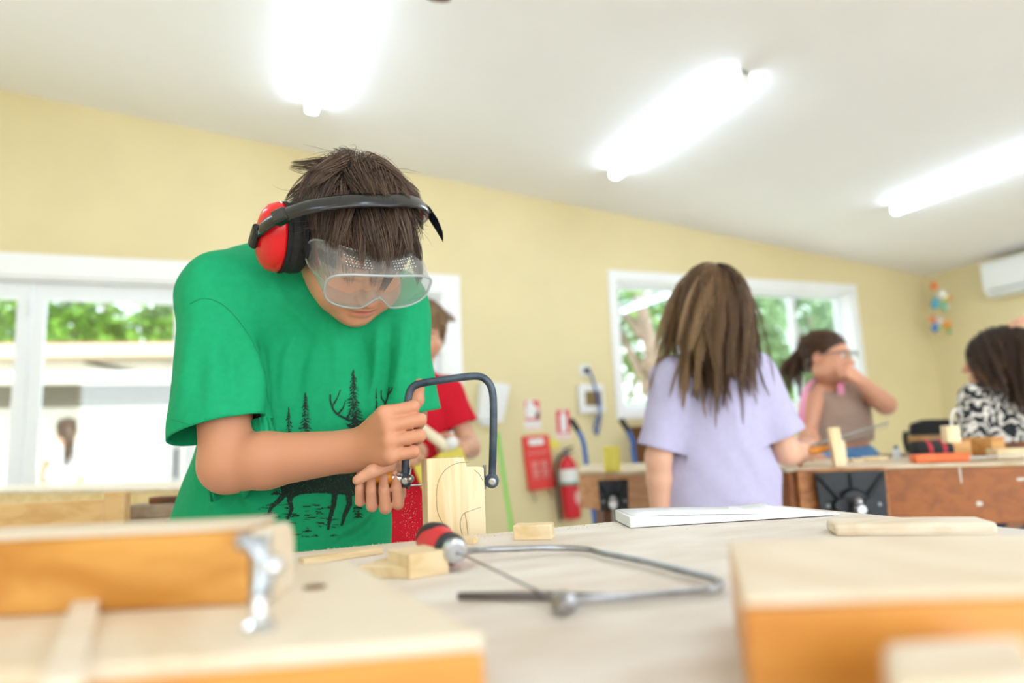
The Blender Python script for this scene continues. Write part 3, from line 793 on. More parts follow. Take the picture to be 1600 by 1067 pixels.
# ================================================================== benches further back
def vise(label, c, rt, out, w, h, group='bench vises'):
    """cast front plate with ribs, boss, guide rods, screw and bar; c = centre of plate's back"""
    c, rt, out = np.asarray(c, float), nrm(rt), nrm(out)
    t = thing('metal_vise', c - zz * h / 2, label, 'vise', group)
    P3 = lambda u, v, d: c + rt * u + zz * v + out * d
    pl = part('front_plate', 'vise_black', t, lambda b: b.prism([(-w / 2, h / 2), (-w * .47, -h / 2), (w * .47, -h / 2), (w / 2, h / 2)], P3(0, 0, .018), rt, zz, out, .014), bevel=.002)
    for s in (-1, 1):
        part('rib', 'vise_black', pl, lambda b: b.tube([P3(s * w * .46, h * .42, .034), P3(s * w * .2, -h * .05, .037)], .007, 8))
    part('rib', 'vise_black', pl, lambda b: b.tube([P3(0, h * .46, .034), P3(0, h * .15, .037)], .005, 8))
    part('boss', 'vise_black', t, lambda b: b.lathe(P3(0, -h * .18, .03), out, [(0, w * .24), (.008, w * .23), (.018, w * .19)], 24))
    for s in (-1, 1):
        part('guide_rod', 'vise_black', t, lambda b: b.cyl(P3(s * w * .2, -h * .2, -.05), P3(s * w * .2, -h * .2, .058), w * .1))
        part('bolt', 'grey_metal', pl, lambda b: b.lathe(P3(s * w * .36, -h * .2, .032), out, [(0, .006), (.005, .005)], 10))
        part('bolt', 'grey_metal', pl, lambda b: b.lathe(P3(s * w * .42, h * .36, .032), out, [(0, .005), (.005, .004)], 10))
    part('screw', 'steel', t, lambda b: b.lathe(P3(-w * .02, -h * .25, .03), out, [(0, .016), (.06, .015), (.062, .012), (.075, .012)], 18))
    part('screw_bar', 'steel', t, lambda b: (b.cyl(P3(-w * .02, -h * .95, .085), P3(-w * .02, -h * .1, .085), .006, n=10), b.ball(P3(-w * .02, -h * .1, .085), .012, 8)), weld=False)
    return t
def bench(name, label, poly, zt, ap, legs, apron='old_bench', top='bench_surface'):
    c = np.mean(poly, axis=0)
    t = thing(name, (c[0], c[1], 0), label, 'bench', 'woodwork benches')
    n = len(poly)
    def pol(b, z0, z1, sc=1.):
        q = [c + (np.asarray(p) - c) * sc for p in poly]
        b.add([(p[0], p[1], z0) for p in q] + [(p[0], p[1], z1) for p in q], [list(range(n - 1, -1, -1)), list(range(n, 2 * n))] + [(i, (i + 1) % n, n + (i + 1) % n, n + i) for i in range(n)])
    part('bench_top', top, t, lambda b: pol(b, zt - .012, zt), bevel=.003)
    for i in range(n):
        p, q = np.append(poly[i], 0), np.append(poly[(i + 1) % n], 0)
        d = nrm(q - p); out = np.array([d[1], -d[0], 0]); L_ = np.linalg.norm(q - p)
        part('apron_board', apron, t, lambda b: b.obox((p + q) / 2 - out * .014 + zz * (zt - .013 - ap / 2), d, out, zz, L_ / 2 - .004, .012, ap / 2), bevel=.003)
    for (x, y) in legs:
        part('leg', 'dark_wood', t, lambda b: b.box((x - .035, y - .035, 0), (x + .035, y + .035, zt - .013)), bevel=.004)
    return t
RB = [(1.53, 1.635), (1.755, 1.515), (2.36, .955), (2.72, 1.33), (2.14, 1.90), (1.75, 2.06)]
big_bench = bench('woodwork_bench', 'big orange-brown woodwork bench in front of the girl with glasses', RB, ZT, .155, [(1.68, 1.72), (2.36, 1.1), (2.6, 1.33), (2.1, 1.8)])
mat('paint_fleck', '#d9d2c4', .7)
p, q = np.append(RB[1], 0.), np.append(RB[2], 0.); d = nrm(q - p); out = np.array([d[1], -d[0], 0])
def fl(b):
    for u, v, w_, h_ in ((.42, .10, .022, .018), (.60, .035, .03, .012), (.66, .045, .02, .012), (.70, .03, .012, .016), (.72, .055, .014, .010), (.76, .035, .01, .01), (.78, .06, .022, .014), (.83, .05, .01, .012), (.86, .075, .012, .01), (.88, .028, .012, .012), (.80, .095, .012, .008), (.64, .115, .01, .012), (.36, .02, .006, .05), (.93, .06, .02, .014), (.90, .1, .014, .01)):
        L_ = np.linalg.norm(q - p); c = p + d * L_ * u * .72 + zz * (ZT - .013 - v) - out * .0015
        k = 9; pts = [(cos(a) * w_ / 2 * random.uniform(.6, 1.1), sin(a) * h_ / 2 * random.uniform(.6, 1.1)) for a in np.linspace(0, 2 * pi, k, endpoint=False)]
        b.prism(pts, c, d, zz, out, .0008)
part('paint_flecks', 'paint_fleck', big_bench, fl, weld=False)['kind'] = 'stuff'
bp, bq = np.append(RB[0], 0.), np.append(RB[1], 0.); bd = nrm(bq - bp); bo = np.array([bd[1], -bd[0], 0])
part('vise_cheek', 'bench_jaw', big_bench, lambda b: b.obox(bp * .42 + bq * .58 + bo * .014 + zz * (ZT - .098), bd, bo, zz, .125, .0135, .092), bevel=.003)
vc = atD(1322, 773, 1.985)
vise('big black cast vise on the near corner of the brown bench', bp * .42 + bq * .58 + bd * .012 + bo * .028 + zz * (vc[2]), bd, bo, .195, .135)
part('brace', 'dark_wood', big_bench, lambda b: b.tube([atZ(1620, 745, .72) * 0 + np.array([2.30, 1.03, .64]), np.array([1.98, 1.32, .42])], .03, 4))
LB = [(1.125, 2.21), (1.20, 2.02), (1.52, 1.96), (1.78, 2.42), (1.42, 2.72)]
bench('woodwork_bench', 'smaller light-topped bench beside the girl in lavender holding a yellow cup', LB, ZT, .115, [(1.24, 2.22), (1.48, 2.12), (1.44, 2.58), (1.68, 2.4)], apron='jaw_pale')
p, q = np.append(LB[0], 0.), np.append(LB[1], 0.); d = nrm(q - p); out = np.array([d[1], -d[0], 0])
vise('small black cast vise on the end of the light-topped bench', q * .75 + p * .25 + zz * (ZT - .075), nrm(d + np.array([.9, .3, 0])), nrm(out + np.array([.25, -.8, 0])), .10, .10)
# things on the benches
def pz(x, y, z=ZT): return atZ(x, y, z)
o = atD(957, 731, 2.34); o[2] = ZT
t = thing('yellow_cup', o, 'plain yellow cylinder cup standing on the light-topped bench', 'cup')
part('cup_wall', 'yellow_plastic', t, lambda b: b.lathe(o, (0, 0, 1), [(0, .026), (.004, .029), (.083, .0295), (.085, .028), (.084, .025), (.01, .024)], 24), smooth=False)
def onb(x, y):            # point on the brown bench
    return atZ(x, y, ZT)
rt_b = nrm(np.array([RB[2][0] - RB[1][0], RB[2][1] - RB[1][1], 0])); bk_b = np.array([-rt_b[1], rt_b[0], 0])
# orange-handled saw
o = onb(1432, 724); e2 = nrm(onb(1516, 721) - o)
t = thing('hand_saw', o, 'orange-handled saw with steel blade lying on the brown bench', 'saw')
L2 = np.linalg.norm(onb(1516, 721) - o); n2 = np.array([-e2[1], e2[0], 0])
part('handle', 'orange_plastic', t, lambda b: b.prism([(0, 0), (L2 * .4, .006), (L2, -.004), (L2, .06), (L2 * .55, .05), (L2 * .4, .058), (0, .05)], o + zz * .001, e2, n2, zz, .024), bevel=.004)
part('blade', 'steel', t, lambda b: b.prism([(L2, .0), (L2 + .30, .02), (L2 + .30, .045), (L2, .055)], o + zz * .011, e2, n2, zz, .002))
def blockat(name, x, y, w_, h_, dep, m, label, cat='wood block', yaw=0, group='wood pieces on the brown bench', z=ZT):
    o = atZ(x, y, ZT) if z == ZT else atD(x, y, 2.0); o[2] = z
    r_ = np.array([cos(yaw) * RT[0] - sin(yaw) * RT[1], sin(yaw) * RT[0] + cos(yaw) * RT[1], 0]); r_ = nrm(r_); k_ = np.array([-r_[1], r_[0], 0])
    b = MB(); b.obox(o + zz * h_ / 2 + k_ * dep / 2, r_, k_, zz, w_ / 2, dep / 2, h_ / 2)
    return tag(b.build(name, m, bevel=.002), label, cat, group)
blockat('wood_block', 1494, 716, .11, .056, .07, 'beech', 'honey-coloured wood block standing behind the orange saw handle')
blockat('wood_block', 1492, 690, .04, .05, .03, 'pine', 'small pale block set upright on the honey-coloured wood block', z=atZ(1494, 716, ZT)[2] + .0565)
blockat('wood_strip', 1372, 721, .075, .016, .03, 'pine_x', 'short pale strip lying between the upright stick and the orange saw')
blockat('wood_strip', 1345, 722, .05, .012, .04, 'pine_x', 'low pale strip lying right beside the upright stick')
blockat('wood_block', 1585, 716, .10, .03, .05, 'pine_x', 'pale block lying near the girl in the patterned top')
blockat('wood_plank', 1418, 714, .16, .014, .05, 'grey_plank', 'thin greyish plank lying flat behind the orange saw')
o = onb(1310, 729); b = MB(); b.obox(o + zz * .058, nrm(RT * [1, 1, 0]), nrm(FW * [1, 1, 0]), nrm(zz + RT * -.06), .016, .01, .058)
tag(b.build('wood_stick', 'pine', bevel=.0015), 'upright pale stick standing near the far edge of the vise', 'wood stick', 'wood pieces on the brown bench')
o2 = onb(1322, 726) + bk_b * .0; b = MB(); b.obox(o2 + zz * .036 + FW * .03, nrm(RT * [1, 1, 0]), nrm(FW * [1, 1, 0]), zz, .014, .012, .036)
tag(b.build('wood_stick', 'pine', bevel=.0015), 'shorter pale stick standing right behind the taller upright stick', 'wood stick', 'wood pieces on the brown bench')
o = onb(1540, 713); 
t = thing('wooden_mallet', o, 'brown-handled mallet lying beside the honey-coloured block', 'mallet')
hm = nrm(onb(1600, 709) - o)
part('handle', 'dark_wood', t, lambda b: b.tube([o + zz * .032, o + hm * .22 + zz * .032], [.009, .011], 10))
part('head', 'beech', t, lambda b: b.obox(o + zz * .032, hm, np.cross(zz, hm), zz, .03, .05, .0315), bevel=.004)
o = onb(1402, 717)
t = thing('small_bottle', o, 'little clear bottle with blue cap standing by the upright sticks', 'bottle')
mat('bottle_plastic', '#dfe6ea', .2); mat('cap_blue', '#3a5a86', .4)
part('bottle_body', 'bottle_plastic', t, lambda b: b.lathe(o, zz, [(0, .011), (.002, .0125), (.028, .0125), (.034, .006)], 16))
part('cap', 'cap_blue', t, lambda b: b.lathe(o + zz * .034, zz, [(0, .007), (.012, .006)], 14))

# ---- bench by the folding doors and its planks
PB = [atZ(-160, 770, ZT)[:2], atZ(330, 762, ZT)[:2]]
d = nrm(PB[1] - PB[0]); nn2 = np.array([-d[1], d[0]])
PBp = [PB[0], PB[1], PB[1] + nn2 * .5, PB[0] + nn2 * .5]
bench('woodwork_bench', 'pale wooden bench along the folding doors behind the wooden chair', PBp, ZT, .10, [tuple(PB[0] + (d + nn2) * .08), tuple(PB[1] + (nn2 - d) * .08), tuple(PB[0] + d * .08 + nn2 * .42), tuple(PB[1] - d * .08 + nn2 * .42)], apron='pale_yellow_wood', top='pale_board')
z3 = ZT
def plank(p0, p1, dep, z0, z1, m, label):
    e3 = nrm(p1 - p0); k3 = np.array([-e3[1], e3[0], 0]); b = MB()
    b.hexa([np.append(p[:2], z) for z in (z0, z1) for p in (p0, p1, p1 + k3 * dep, p0 + k3 * dep)])
    return tag(b.build('wood_plank', m, bevel=.003), label, 'plank', 'planks by the boy in green')
# ---- wooden chair
c0 = atD(184, 768, 1.5)
rx = nrm(RT * [1, 1, 0] + FW * [.02, .02, 0]); ry = np.array([-rx[1], rx[0], 0])
t = thing('wooden_chair', (c0 - rx * .18) * [1, 1, 0], 'honey-coloured wooden chair beside the boy in green', 'chair')
ztop = c0[2]
for s, x_ in ((0, 0.), (1, -.36)):
    part('back_post', 'chair_wood', t, lambda b: b.obox(c0 * [1, 1, 0] + rx * x_ + zz * ztop / 2, rx, ry, zz, .0225, .015, ztop / 2), bevel=.004)
    part('leg', 'honey_z', t, lambda b: b.obox(c0 * [1, 1, 0] + rx * x_ + ry * .36 + zz * .215, rx, ry, zz, .02, .02, .215), bevel=.004)
part('back_rail', 'chair_wood', t, lambda b: b.obox(c0 * [1, 1, 0] - rx * .18 + zz * (ztop - .06), rx, ry, zz, .1575, .010, .045), bevel=.006)
part('back_rail', 'chair_wood', t, lambda b: b.obox(c0 * [1, 1, 0] - rx * .18 + zz * (ztop - .24), rx, ry, zz, .1575, .010, .035), bevel=.006)
part('seat', 'honey', t, lambda b: b.obox(c0 * [1, 1, 0] - rx * .18 + ry * .2 + zz * .441, rx, ry, zz, .19, .185, .011), bevel=.006)
# trestle with planks between the chair and the boy
o = atD(264, 806, 1.62); 
t = thing('plank_trestle', o * [1, 1, 0], 'low trestle carrying two planks between the wooden chair and the boy in green', 'trestle')
zt3 = o[2]
part('trestle_top', 'grey_plank', t, lambda b: b.obox(o * [1, 1, 0] + zz * (zt3 - .02), rx, ry, zz, .065, .10, .02), bevel=.003)
for s in (-1, 1):
    part('leg', 'grey_plank', t, lambda b: b.obox(o * [1, 1, 0] + rx * s * .045 + zz * (zt3 - .04) / 2, rx, ry, zz, .02, .06, (zt3 - .04) / 2), bevel=.003)
plank(o - rx * .09 - ry * .05, o + rx * .1 - ry * .05, .08, zt3, zt3 + .031, 'grey_plank', 'light grey-brown plank, lower of the two on the trestle')
plank(o - rx * .035 - ry * .03, o + rx * .12 - ry * .03, .05, zt3 + .0315, zt3 + .047, 'dark_wood', 'dark brown plank, upper of the two on the trestle')
# ---- black chair back and tool roll behind the brown bench
o = atD(1462, 690, 3.05)
t = thing('padded_chair', o * [1, 1, 0], 'chair with a black padded back behind the brown bench', 'chair')
part('back_pad', 'fabric_dark', t, lambda b: b.prism([(-.1, 0), (.12, 0), (.12, .05), (.07, .068), (-.03, .07), (-.09, .055)], o + zz * .03, rx, zz, ry, .04), bevel=.01)
part('back_board', 'honey', t, lambda b: b.obox(o - zz * .005 + ry * .02, rx, ry, zz, .11, .012, .034), bevel=.004)
part('frame_bar', 'black_plastic', t, lambda b: b.tube(bez([o - rx * .13 + zz * .05, o - rx * .135, o - rx * .11 - zz * .12], 12), .012, 8))
part('seat', 'fabric_dark', t, lambda b: b.obox(o * [1, 1, 0] + zz * .45 - ry * .2, rx, ry, zz, .2, .2, .03), bevel=.02)
for sx in (-1, 1):
    for sy in (-.38, 0):
        zl_ = .42 if sy else o[2] - .03
        part('leg', 'black_plastic', t, lambda b: b.cyl(o * [1, 1, 0] + rx * sx * .17 + ry * sy, o * [1, 1, 0] + rx * sx * .1 * (1 if not sy else 1.7) + ry * sy + zz * zl_, .012, n=8))
o = atZ(1452, 706, ZT) ; o = np.append(atD(1452, 698, 2.2)[:2], ZT)
t = thing('tool_roll', o, 'dark tool roll with two red straps on the brown bench', 'tool roll')
part('roll', 'fabric_dark', t, lambda b: b.lathe(o + zz * .032 - rx * .055, rx, [(0, .02), (.004, .03), (.116, .03), (.12, .02)], 20), smooth=True)
mat('strap_red', '#c02a3a', .6)
for s in (.035, .08):
    part('strap', 'strap_red', t, lambda b: b.lathe(o + zz * .032 - rx * .055 + rx * s, rx, [(0, .0312), (.001, .032), (.012, .032), (.013, .0312)], 20))
# wire hook tool on the bench
o = np.append(atD(1490, 690, 2.3)[:2], atD(1490, 690, 2.3)[2])
t = thing('wire_bow_saw', o, 'white wire bow saw standing on the pale block of the brown bench', 'saw')
part('bow', 'off_white', t, lambda b: b.tube(bez([o, o + zz * .07 + rx * .002, o + zz * .10 + rx * .012, o + zz * .105 + rx * .03, o + zz * .09 + rx * .04], 20), .004, 8), smooth=True)
part('tip', 'silver', t, lambda b: b.ball(o + zz * .09 + rx * .04, .006, 8))

# ================================================================== on the walls
def wp(x, y, Y=YW): return atY(x, y, Y)
def flat_sign(name, c0, c1, label, cat):
    p0, p1 = wp(*c0), wp(*c1); return p0[0], p1[0], p1[2], p0[2]
# extinguisher-area signs
x0, x1, z0, z1 = flat_sign('', (818, 625), (845.5, 671), '', '')
t = thing('fire_blanket_sign', ((x0 + x1) / 2, YW, z0), 'red and white fire blanket sign above the red pouch', 'sign')
part('sign_plate', 'off_white', t, lambda b: b.box((x0, YW - .004, z0), (x1, YW - .0005, z1)))
zr = z0 + (z1 - z0) * .30
part('red_field', 'sign_red', t, lambda b: b.box((x0 + .006, YW - .0048, zr), (x1 - .006, YW - .004, z1 - .006)))
W_ = x1 - x0; H_ = z1 - zr
part('pictogram', 'off_white', t, lambda b: b.prism([(.10, .12), (.08, .50), (.16, .78), (.22, .98), (.46, .98), (.52, .84), (.70, .72), (.86, .58), (.86, .44), (.70, .42), (.66, .12)], (x0, YW - .0050, zr), (W_, 0, 0), (0, 0, H_), (0, -1, 0), .0006))
part('pictogram_flame', 'black_plastic', t, lambda b: b.prism([(.72, .08), (.70, .36), (.80, .42), (.92, .36), (.94, .1)], (x0, YW - .0052, zr), (W_, 0, 0), (0, 0, H_), (0, -1, 0), .0006))
def lettering(name, s, size, loc, m, parent, sx=1., rot=(pi / 2, 0, 0)):
    cu = bpy.data.curves.new(name, 'FONT'); cu.body = s; cu.size = size; cu.align_x = 'CENTER'; cu.align_y = 'CENTER'; cu.extrude = .0003
    tmp = bpy.data.objects.new(name + '_tmp', cu); COL.objects.link(tmp)
    bpy.context.view_layer.update()
    me = bpy.data.meshes.new_from_object(tmp.evaluated_get(bpy.context.evaluated_depsgraph_get()))
    bpy.data.objects.remove(tmp, do_unlink=True)
    R_ = Matrix.Translation(Vector(loc)) @ Matrix.Rotation(rot[1], 4, 'Y') @ Matrix.Rotation(rot[0], 4, 'X') @ Matrix.Diagonal((sx, 1, 1, 1))
    me.transform(R_); me.transform(Matrix.Translation(Vector(-ORG[parent.name])))
    me.materials.append(M[m]); o = bpy.data.objects.new(name, me); COL.objects.link(o); o.parent = parent; ORG[o.name] = ORG[parent.name]
    return o
part('caption_line', 'print_pink', t, lambda b: b.box((x0 + .008, YW - .0046, z0 + .012), (x1 - .008, YW - .004, z0 + .026)))
x0, x1, z0, z1 = flat_sign('', (867, 640), (892.5, 686), '', '')
t = thing('fire_extinguisher_sign', ((x0 + x1) / 2, YW, z0), 'red and white extinguisher pictogram sign above the fire extinguisher', 'sign')
W_ = x1 - x0; zr = z0 + (z1 - z0) * .2; H_ = z1 - zr
part('sign_plate', 'off_white', t, lambda b: b.box((x0, YW - .004, z0), (x1, YW - .0005, z1)))
part('red_field', 'sign_red', t, lambda b: b.box((x0 + .005, YW - .0048, zr), (x1 - .005, YW - .004, z1 - .005)))
part('pictogram', 'off_white', t, lambda b: b.prism([(.33, .06), (.30, .12), (.30, .72), (.36, .82), (.44, .86), (.44, .95), (.60, .95), (.60, .86), (.66, .82), (.72, .72), (.72, .12), (.68, .06)], (x0, YW - .0050, zr), (W_, 0, 0), (0, 0, H_), (0, -1, 0), .0006))
part('caption_line', 'print_pink', t, lambda b: b.box((x0 + .006, YW - .0046, z0 + .010), (x1 - .006, YW - .004, z0 + .030)))
# blanket pouch, hanging a little askew
P = [wp(824, 767), wp(865, 762), wp(856, 679), wp(814, 682)]
t = thing('fire_blanket_pouch', (P[0] + P[1]) / 2, 'red fire blanket pouch hanging askew on the yellow wall', 'pouch')
yy = np.array([0, 1., 0])
part('pouch', 'red_cloth', t, lambda b: b.hexa([P[0] - yy * .05, P[1] - yy * .045, P[1] - yy * .003, P[0] - yy * .003, P[3] - yy * .02, P[2] - yy * .02, P[2] - yy * .003, P[3] - yy * .003]), bevel=.008)
ux = nrm(P[2] - P[3]); uz = nrm(P[3] - P[0])
fo = lambda u, v, d=.0: P[0] + (P[1] - P[0]) * u + (P[3] - P[0]) * v - yy * (.0515 - .031 * v + d)
part('white_label', 'off_white', t, lambda b: b.add([fo(.22, .82, .001), fo(.78, .82, .001), fo(.78, .94, .001), fo(.22, .94, .001)], [(0, 1, 2, 3)]), weld=False)
rot = math.atan2(-(P[1] - P[0])[2], (P[1] - P[0])[0])
for v_, s_, tx in ((.68, .026, 'FIRE BLANKET'),):
    lettering('lettering', tx, s_, fo(.5, v_, .004), 'print_pink', t, rot=(pi / 2, rot, 0))
def lines(b):
    for c_ in (.2, .56):
        for v_ in (.50, .46, .42, .36, .32, .28, .22):
            b.add([fo(c_, v_, .0022), fo(c_ + .24, v_, .0022), fo(c_ + .24, v_ + .016, .0022), fo(c_, v_ + .016, .0022)], [(0, 1, 2, 3)])
part('print_lines', 'print_pink', t, lines, weld=False)
for u in (.12, .78):
    part('pull_tab', 'black_plastic', t, lambda b: b.tube(bez([fo(u, .0, -.02), fo(u + .05, -.1, -.03), fo(u + .1, -.2, -.035)], 8), .008, 6, flat=.4))
t = thing('yellow_tag', wp(865, 690), 'round yellow tag beside the red fire blanket pouch', 'tag')
part('disc', 'yellow_plastic', t, lambda b: b.lathe(wp(866, 694), (0, -1, 0), [(0, .042), (.004, .042)], 20))
# extinguisher
c = atY(897, 810, YW - .09); xc, zc = c[0], c[2]; ztp = atY(888, 712, YW - .09)[2]
t = thing('fire_extinguisher', (xc, YW - .09, zc), 'red fire extinguisher with white label hanging on the yellow wall', 'fire extinguisher')
o = np.array([xc - .015, YW - .09, zc]); Hh = ztp - zc; ax = nrm((-.035, 0, 1))
part('cylinder', 'red_gloss', t, lambda b: b.lathe(o, ax, [(0, .06), (.01, .068), (.03, .07), (Hh * .80, .07), (Hh * .88, .062), (Hh * .95, .04), (Hh, .024)], 28), smooth=True)
part('label_band', 'off_white', t, lambda b: b.lathe(o + ax * Hh * .54, ax, [(0, .0702), (.0005, .0708), (Hh * .25, .0708), (Hh * .25 + .0005, .0702)], 28))
mat('teal_print', '#3f8f7d', .5)
part('label_print', 'teal_print', t, lambda b: b.lathe(o + ax * Hh * .54, ax, [(0, .0709), (.0005, .0712), (Hh * .045, .0712), (Hh * .046, .0709)], 28))
part('emblem', 'print_pink', t, lambda b: [b.obox(o + ax * Hh * v_ + np.array([cos(-pi / 2 + .35) * .0715, sin(-pi / 2 + .35) * .0715, 0]), nrm((cos(.35), sin(.35), 0)), nrm((sin(.35), -cos(.35), 0)), zz, w_, .0012, .011) for v_, w_ in ((.26, .014), (.31, .022), (.36, .024), (.41, .018))], weld=False)
tp = o + ax * Hh
part('valve', 'grey_metal', t, lambda b: b.lathe(tp, ax, [(0, .02), (.03, .018), (.045, .012)], 16))
part('lever', 'black_plastic', t, lambda b: (b.tube([tp + zz * .045 - np.array([.03, 0, 0]), tp + zz * .065 + np.array([.055, 0, 0])], .008, 8), b.tube([tp + zz * .03 - np.array([.02, 0, 0]), tp + zz * .028 + np.array([.055, 0, 0])], .007, 8)), weld=False)
part('hose', 'rubber', t, lambda b: b.tube(bez([tp + zz * .02, tp + np.array([-.06, 0, .0]), tp + np.array([-.10, 0, -.10]), tp + np.array([-.09, 0, -.35]), tp + np.array([-.082, 0, -.48])], 24), .012, 10), smooth=True)
# switchboard, outlet, plug, cable
p0, p1 = wp(900, 601), wp(941, 645)
t = thing('switch_panel', ((p0[0] + p1[0]) / 2, YW, p1[2]), 'white wall panel with a small brown window left of the window', 'switch panel')
part('panel_box', 'off_white', t, lambda b: b.box((p0[0], YW - .05, p1[2]), (p1[0], YW - .0005, p0[2])), bevel=.006)
q0, q1 = wp(911, 612), wp(939, 634)
part('panel_window', 'dark_window', t, lambda b: b.box((q0[0] - .01, YW - .053, q1[2]), (q1[0] - .02, YW - .05, q0[2])), bevel=.001)
p0, p1 = wp(905, 570), wp(922.5, 588)
t = thing('power_outlet', ((p0[0] + p1[0]) / 2, YW, p1[2]), 'white power outlet above the wall panel', 'outlet')
part('outlet_plate', 'off_white', t, lambda b: b.box((p0[0], YW - .012, p1[2]), (p1[0], YW - .0005, p0[2])), bevel=.004)
t = thing('extension_lead', wp(916, 578) - yy * .03, 'blue extension lead with black plug hanging from the outlet', 'cord')
pc = wp(915, 579)
part('plug', 'black_plastic', t, lambda b: b.lathe(pc - yy * .012, (0, -1, 0), [(0, .024), (.03, .022), (.045, .012)], 16))
part('cable', 'blue_cable', t, lambda b: b.tube(bez([pc - yy * .05, wp(919, 592) - yy * .07, wp(923, 607) - yy * .075, wp(928, 625) - yy * .075, wp(931, 645) - yy * .07, wp(933, 665) - yy * .03, wp(931, 678) - yy * .02, wp(927, 670) - yy * .02, wp(929, 650) - yy * .06], 60), [.006] * 14 + [.014] * 18 + [.006] * 25 if False else .009, 8), smooth=True)
# paper towel dispenser
t = thing('towel_dispenser', wp(765, 662), 'white paper towel dispenser behind the coping saw', 'dispenser')
P = [wp(742, 658), wp(781, 660), wp(790, 602), wp(746, 598)]
part('dispenser_cover', 'off_white', t, lambda b: b.hexa([P[0] - yy * .08, P[1] - yy * .08, P[1] - yy * .001, P[0] - yy * .001, P[3] - yy * .12, P[2] - yy * .12, P[2] - yy * .001, P[3] - yy * .001]), bevel=.012)
part('towel', 'paper', t, lambda b: b.hexa([wp(748, 666) - yy * .05, wp(772, 664) - yy * .05, wp(772, 664) - yy * .045, wp(748, 666) - yy * .045, wp(748, 655) - yy * .05, wp(774, 655) - yy * .05, wp(774, 655) - yy * .045, wp(748, 655) - yy * .045]))
# broom leaning
t = thing('green_broom', (2.0, YW - .3, 0), 'bright green broom handle leaning on the yellow wall', 'broom')
ba, bb = atY(777, 676, YW - .03), atY(798, 818, YW - .25); bdir = nrm(bb - ba); bf = bb + bdir * ((bb[2] - .09) / -bdir[2])
part('broomstick', 'green_plastic', t, lambda b: b.cyl(ba, bf, .012, n=10))
part('broom_head', 'green_plastic', t, lambda b: b.obox(bf - zz * .01, (1, 0, 0), (0, 1, 0), zz, .15, .025, .02), bevel=.005)
part('bristles', 'black_plastic', t, lambda b: b.obox(bf - zz * .06, (1, 0, 0), (0, 1, 0), zz, .145, .022, .03), bevel=.003)
# blue hand trolley
Yt = 3.55
t = thing('hand_trolley', (atY(940, 700, Yt)[0], Yt, 0), 'blue tubular hand trolley with black grips behind the light-topped bench', 'trolley')
for k, (pts) in enumerate(([(892, 655), (903, 672), (911, 690), (916, 722)], [(970, 655), (981, 672), (989, 692), (992, 722)])):
    W3 = [atY(x, y, Yt) for x, y in pts]
    low = W3[-1] * [1, 1, 0] + np.array([.02, -.08, .14])
    part('side_tube', 'blue_paint', t, lambda b: b.tube(bez(W3[1:] + [low], 24), .014, 10), smooth=True)
    part('grip', 'rubber', t, lambda b: b.tube([W3[0], W3[1]], .017, 10))
    part('wheel', 'rubber', t, lambda b: b.lathe(low * [1, 1, 0] + np.array([-.025 if k == 0 else -.02, .02, .11]), (1, 0, 0), [(0, .09), (.005, .11), (.04, .11), (.045, .09)], 24))
    if k == 0: LW = (W3, low)
for f_ in (.42, .75, .98):
    a_ = LW[0][-1] * (1 - f_) + LW[1] * f_; c_ = W3[-1] * (1 - f_) + low * f_
    part('cross_bar', 'blue_paint', t, lambda b: b.tube([a_, c_], .012, 8))
for ss in ((LW[0][-1], LW[1]), (W3[-1], low)):
    a_ = ss[0] * .35 + ss[1] * .65
    part('brace', 'blue_paint', t, lambda b: b.tube([a_, np.array([a_[0], a_[1] - .12, .35]), np.array([a_[0], a_[1] - .2, .12])], .012, 8))
part('toe_plate', 'blue_paint', t, lambda b: b.box((LW[1][0] - .02, Yt - .40, .012), (low[0] + .02, Yt - .12, .022)))
# brown cupboard under the window
t = thing('low_cupboard', (3.27, YW - .26, 0), 'low dark brown cupboard under the window', 'cupboard')
part('carcass', 'dark_wood', t, lambda b: b.box((2.95, YW - .45, .05), (3.6, YW - .03, .98)), bevel=.004)
part('cupboard_top', 'dark_wood', t, lambda b: b.box((2.93, YW - .47, .98), (3.62, YW - .024, 1.01)), bevel=.004)
for k in range(1):
    dd = part('door', 'dark_wood', t, lambda b: b.box((2.97 + k * .44, YW - .468, .08), (3.58 + k * .44, YW - .451, .96)), bevel=.003)
    part('knob', 'silver', dd, lambda b: b.lathe((3.36 + k * .44, YW - .468, .6), (0, -1, 0), [(0, .006), (.012, .006), (.014, .013), (.022, .012)], 14))
# air conditioner
z0, z1 = atX(1540, 465, XR - .2)[2], atX(1530, 412, XR - .2)[2]
ya = atX(1531, 420, XR - .2)[1]
t = thing('air_conditioner', (XR - .1, ya - .45, z0), 'white split air conditioner high on the far yellow wall', 'air conditioner')
part('body', 'off_white', t, lambda b: b.prism([(0, z1), (.19, z1), (.205, z1 - .03), (.205, z0 + .07), (.16, z0), (0, z0)], (XR - .0005, ya, 0), (-1, 0, 0), (0, 0, 1), (0, -1, 0), .92), bevel=.012)
mat('vent_grey', '#9aa39f', .5)
part('outlet_slot', 'vent_grey', t, lambda b: b.hexa([(XR - .165, ya - .06, z0 + .012), (XR - .165, ya - .87, z0 + .012), (XR - .20, ya - .87, z0 + .062), (XR - .20, ya - .06, z0 + .062), (XR - .17, ya - .06, z0 + .007), (XR - .17, ya - .87, z0 + .007), (XR - .207, ya - .87, z0 + .060), (XR - .207, ya - .06, z0 + .060)]))
part('louver', 'off_white', t, lambda b: b.obox((XR - .19, ya - .465, z0 + .03), nrm((-.6, 0, 1)), (0, 1, 0), nrm((1, 0, .6)), .018, .40, .002))
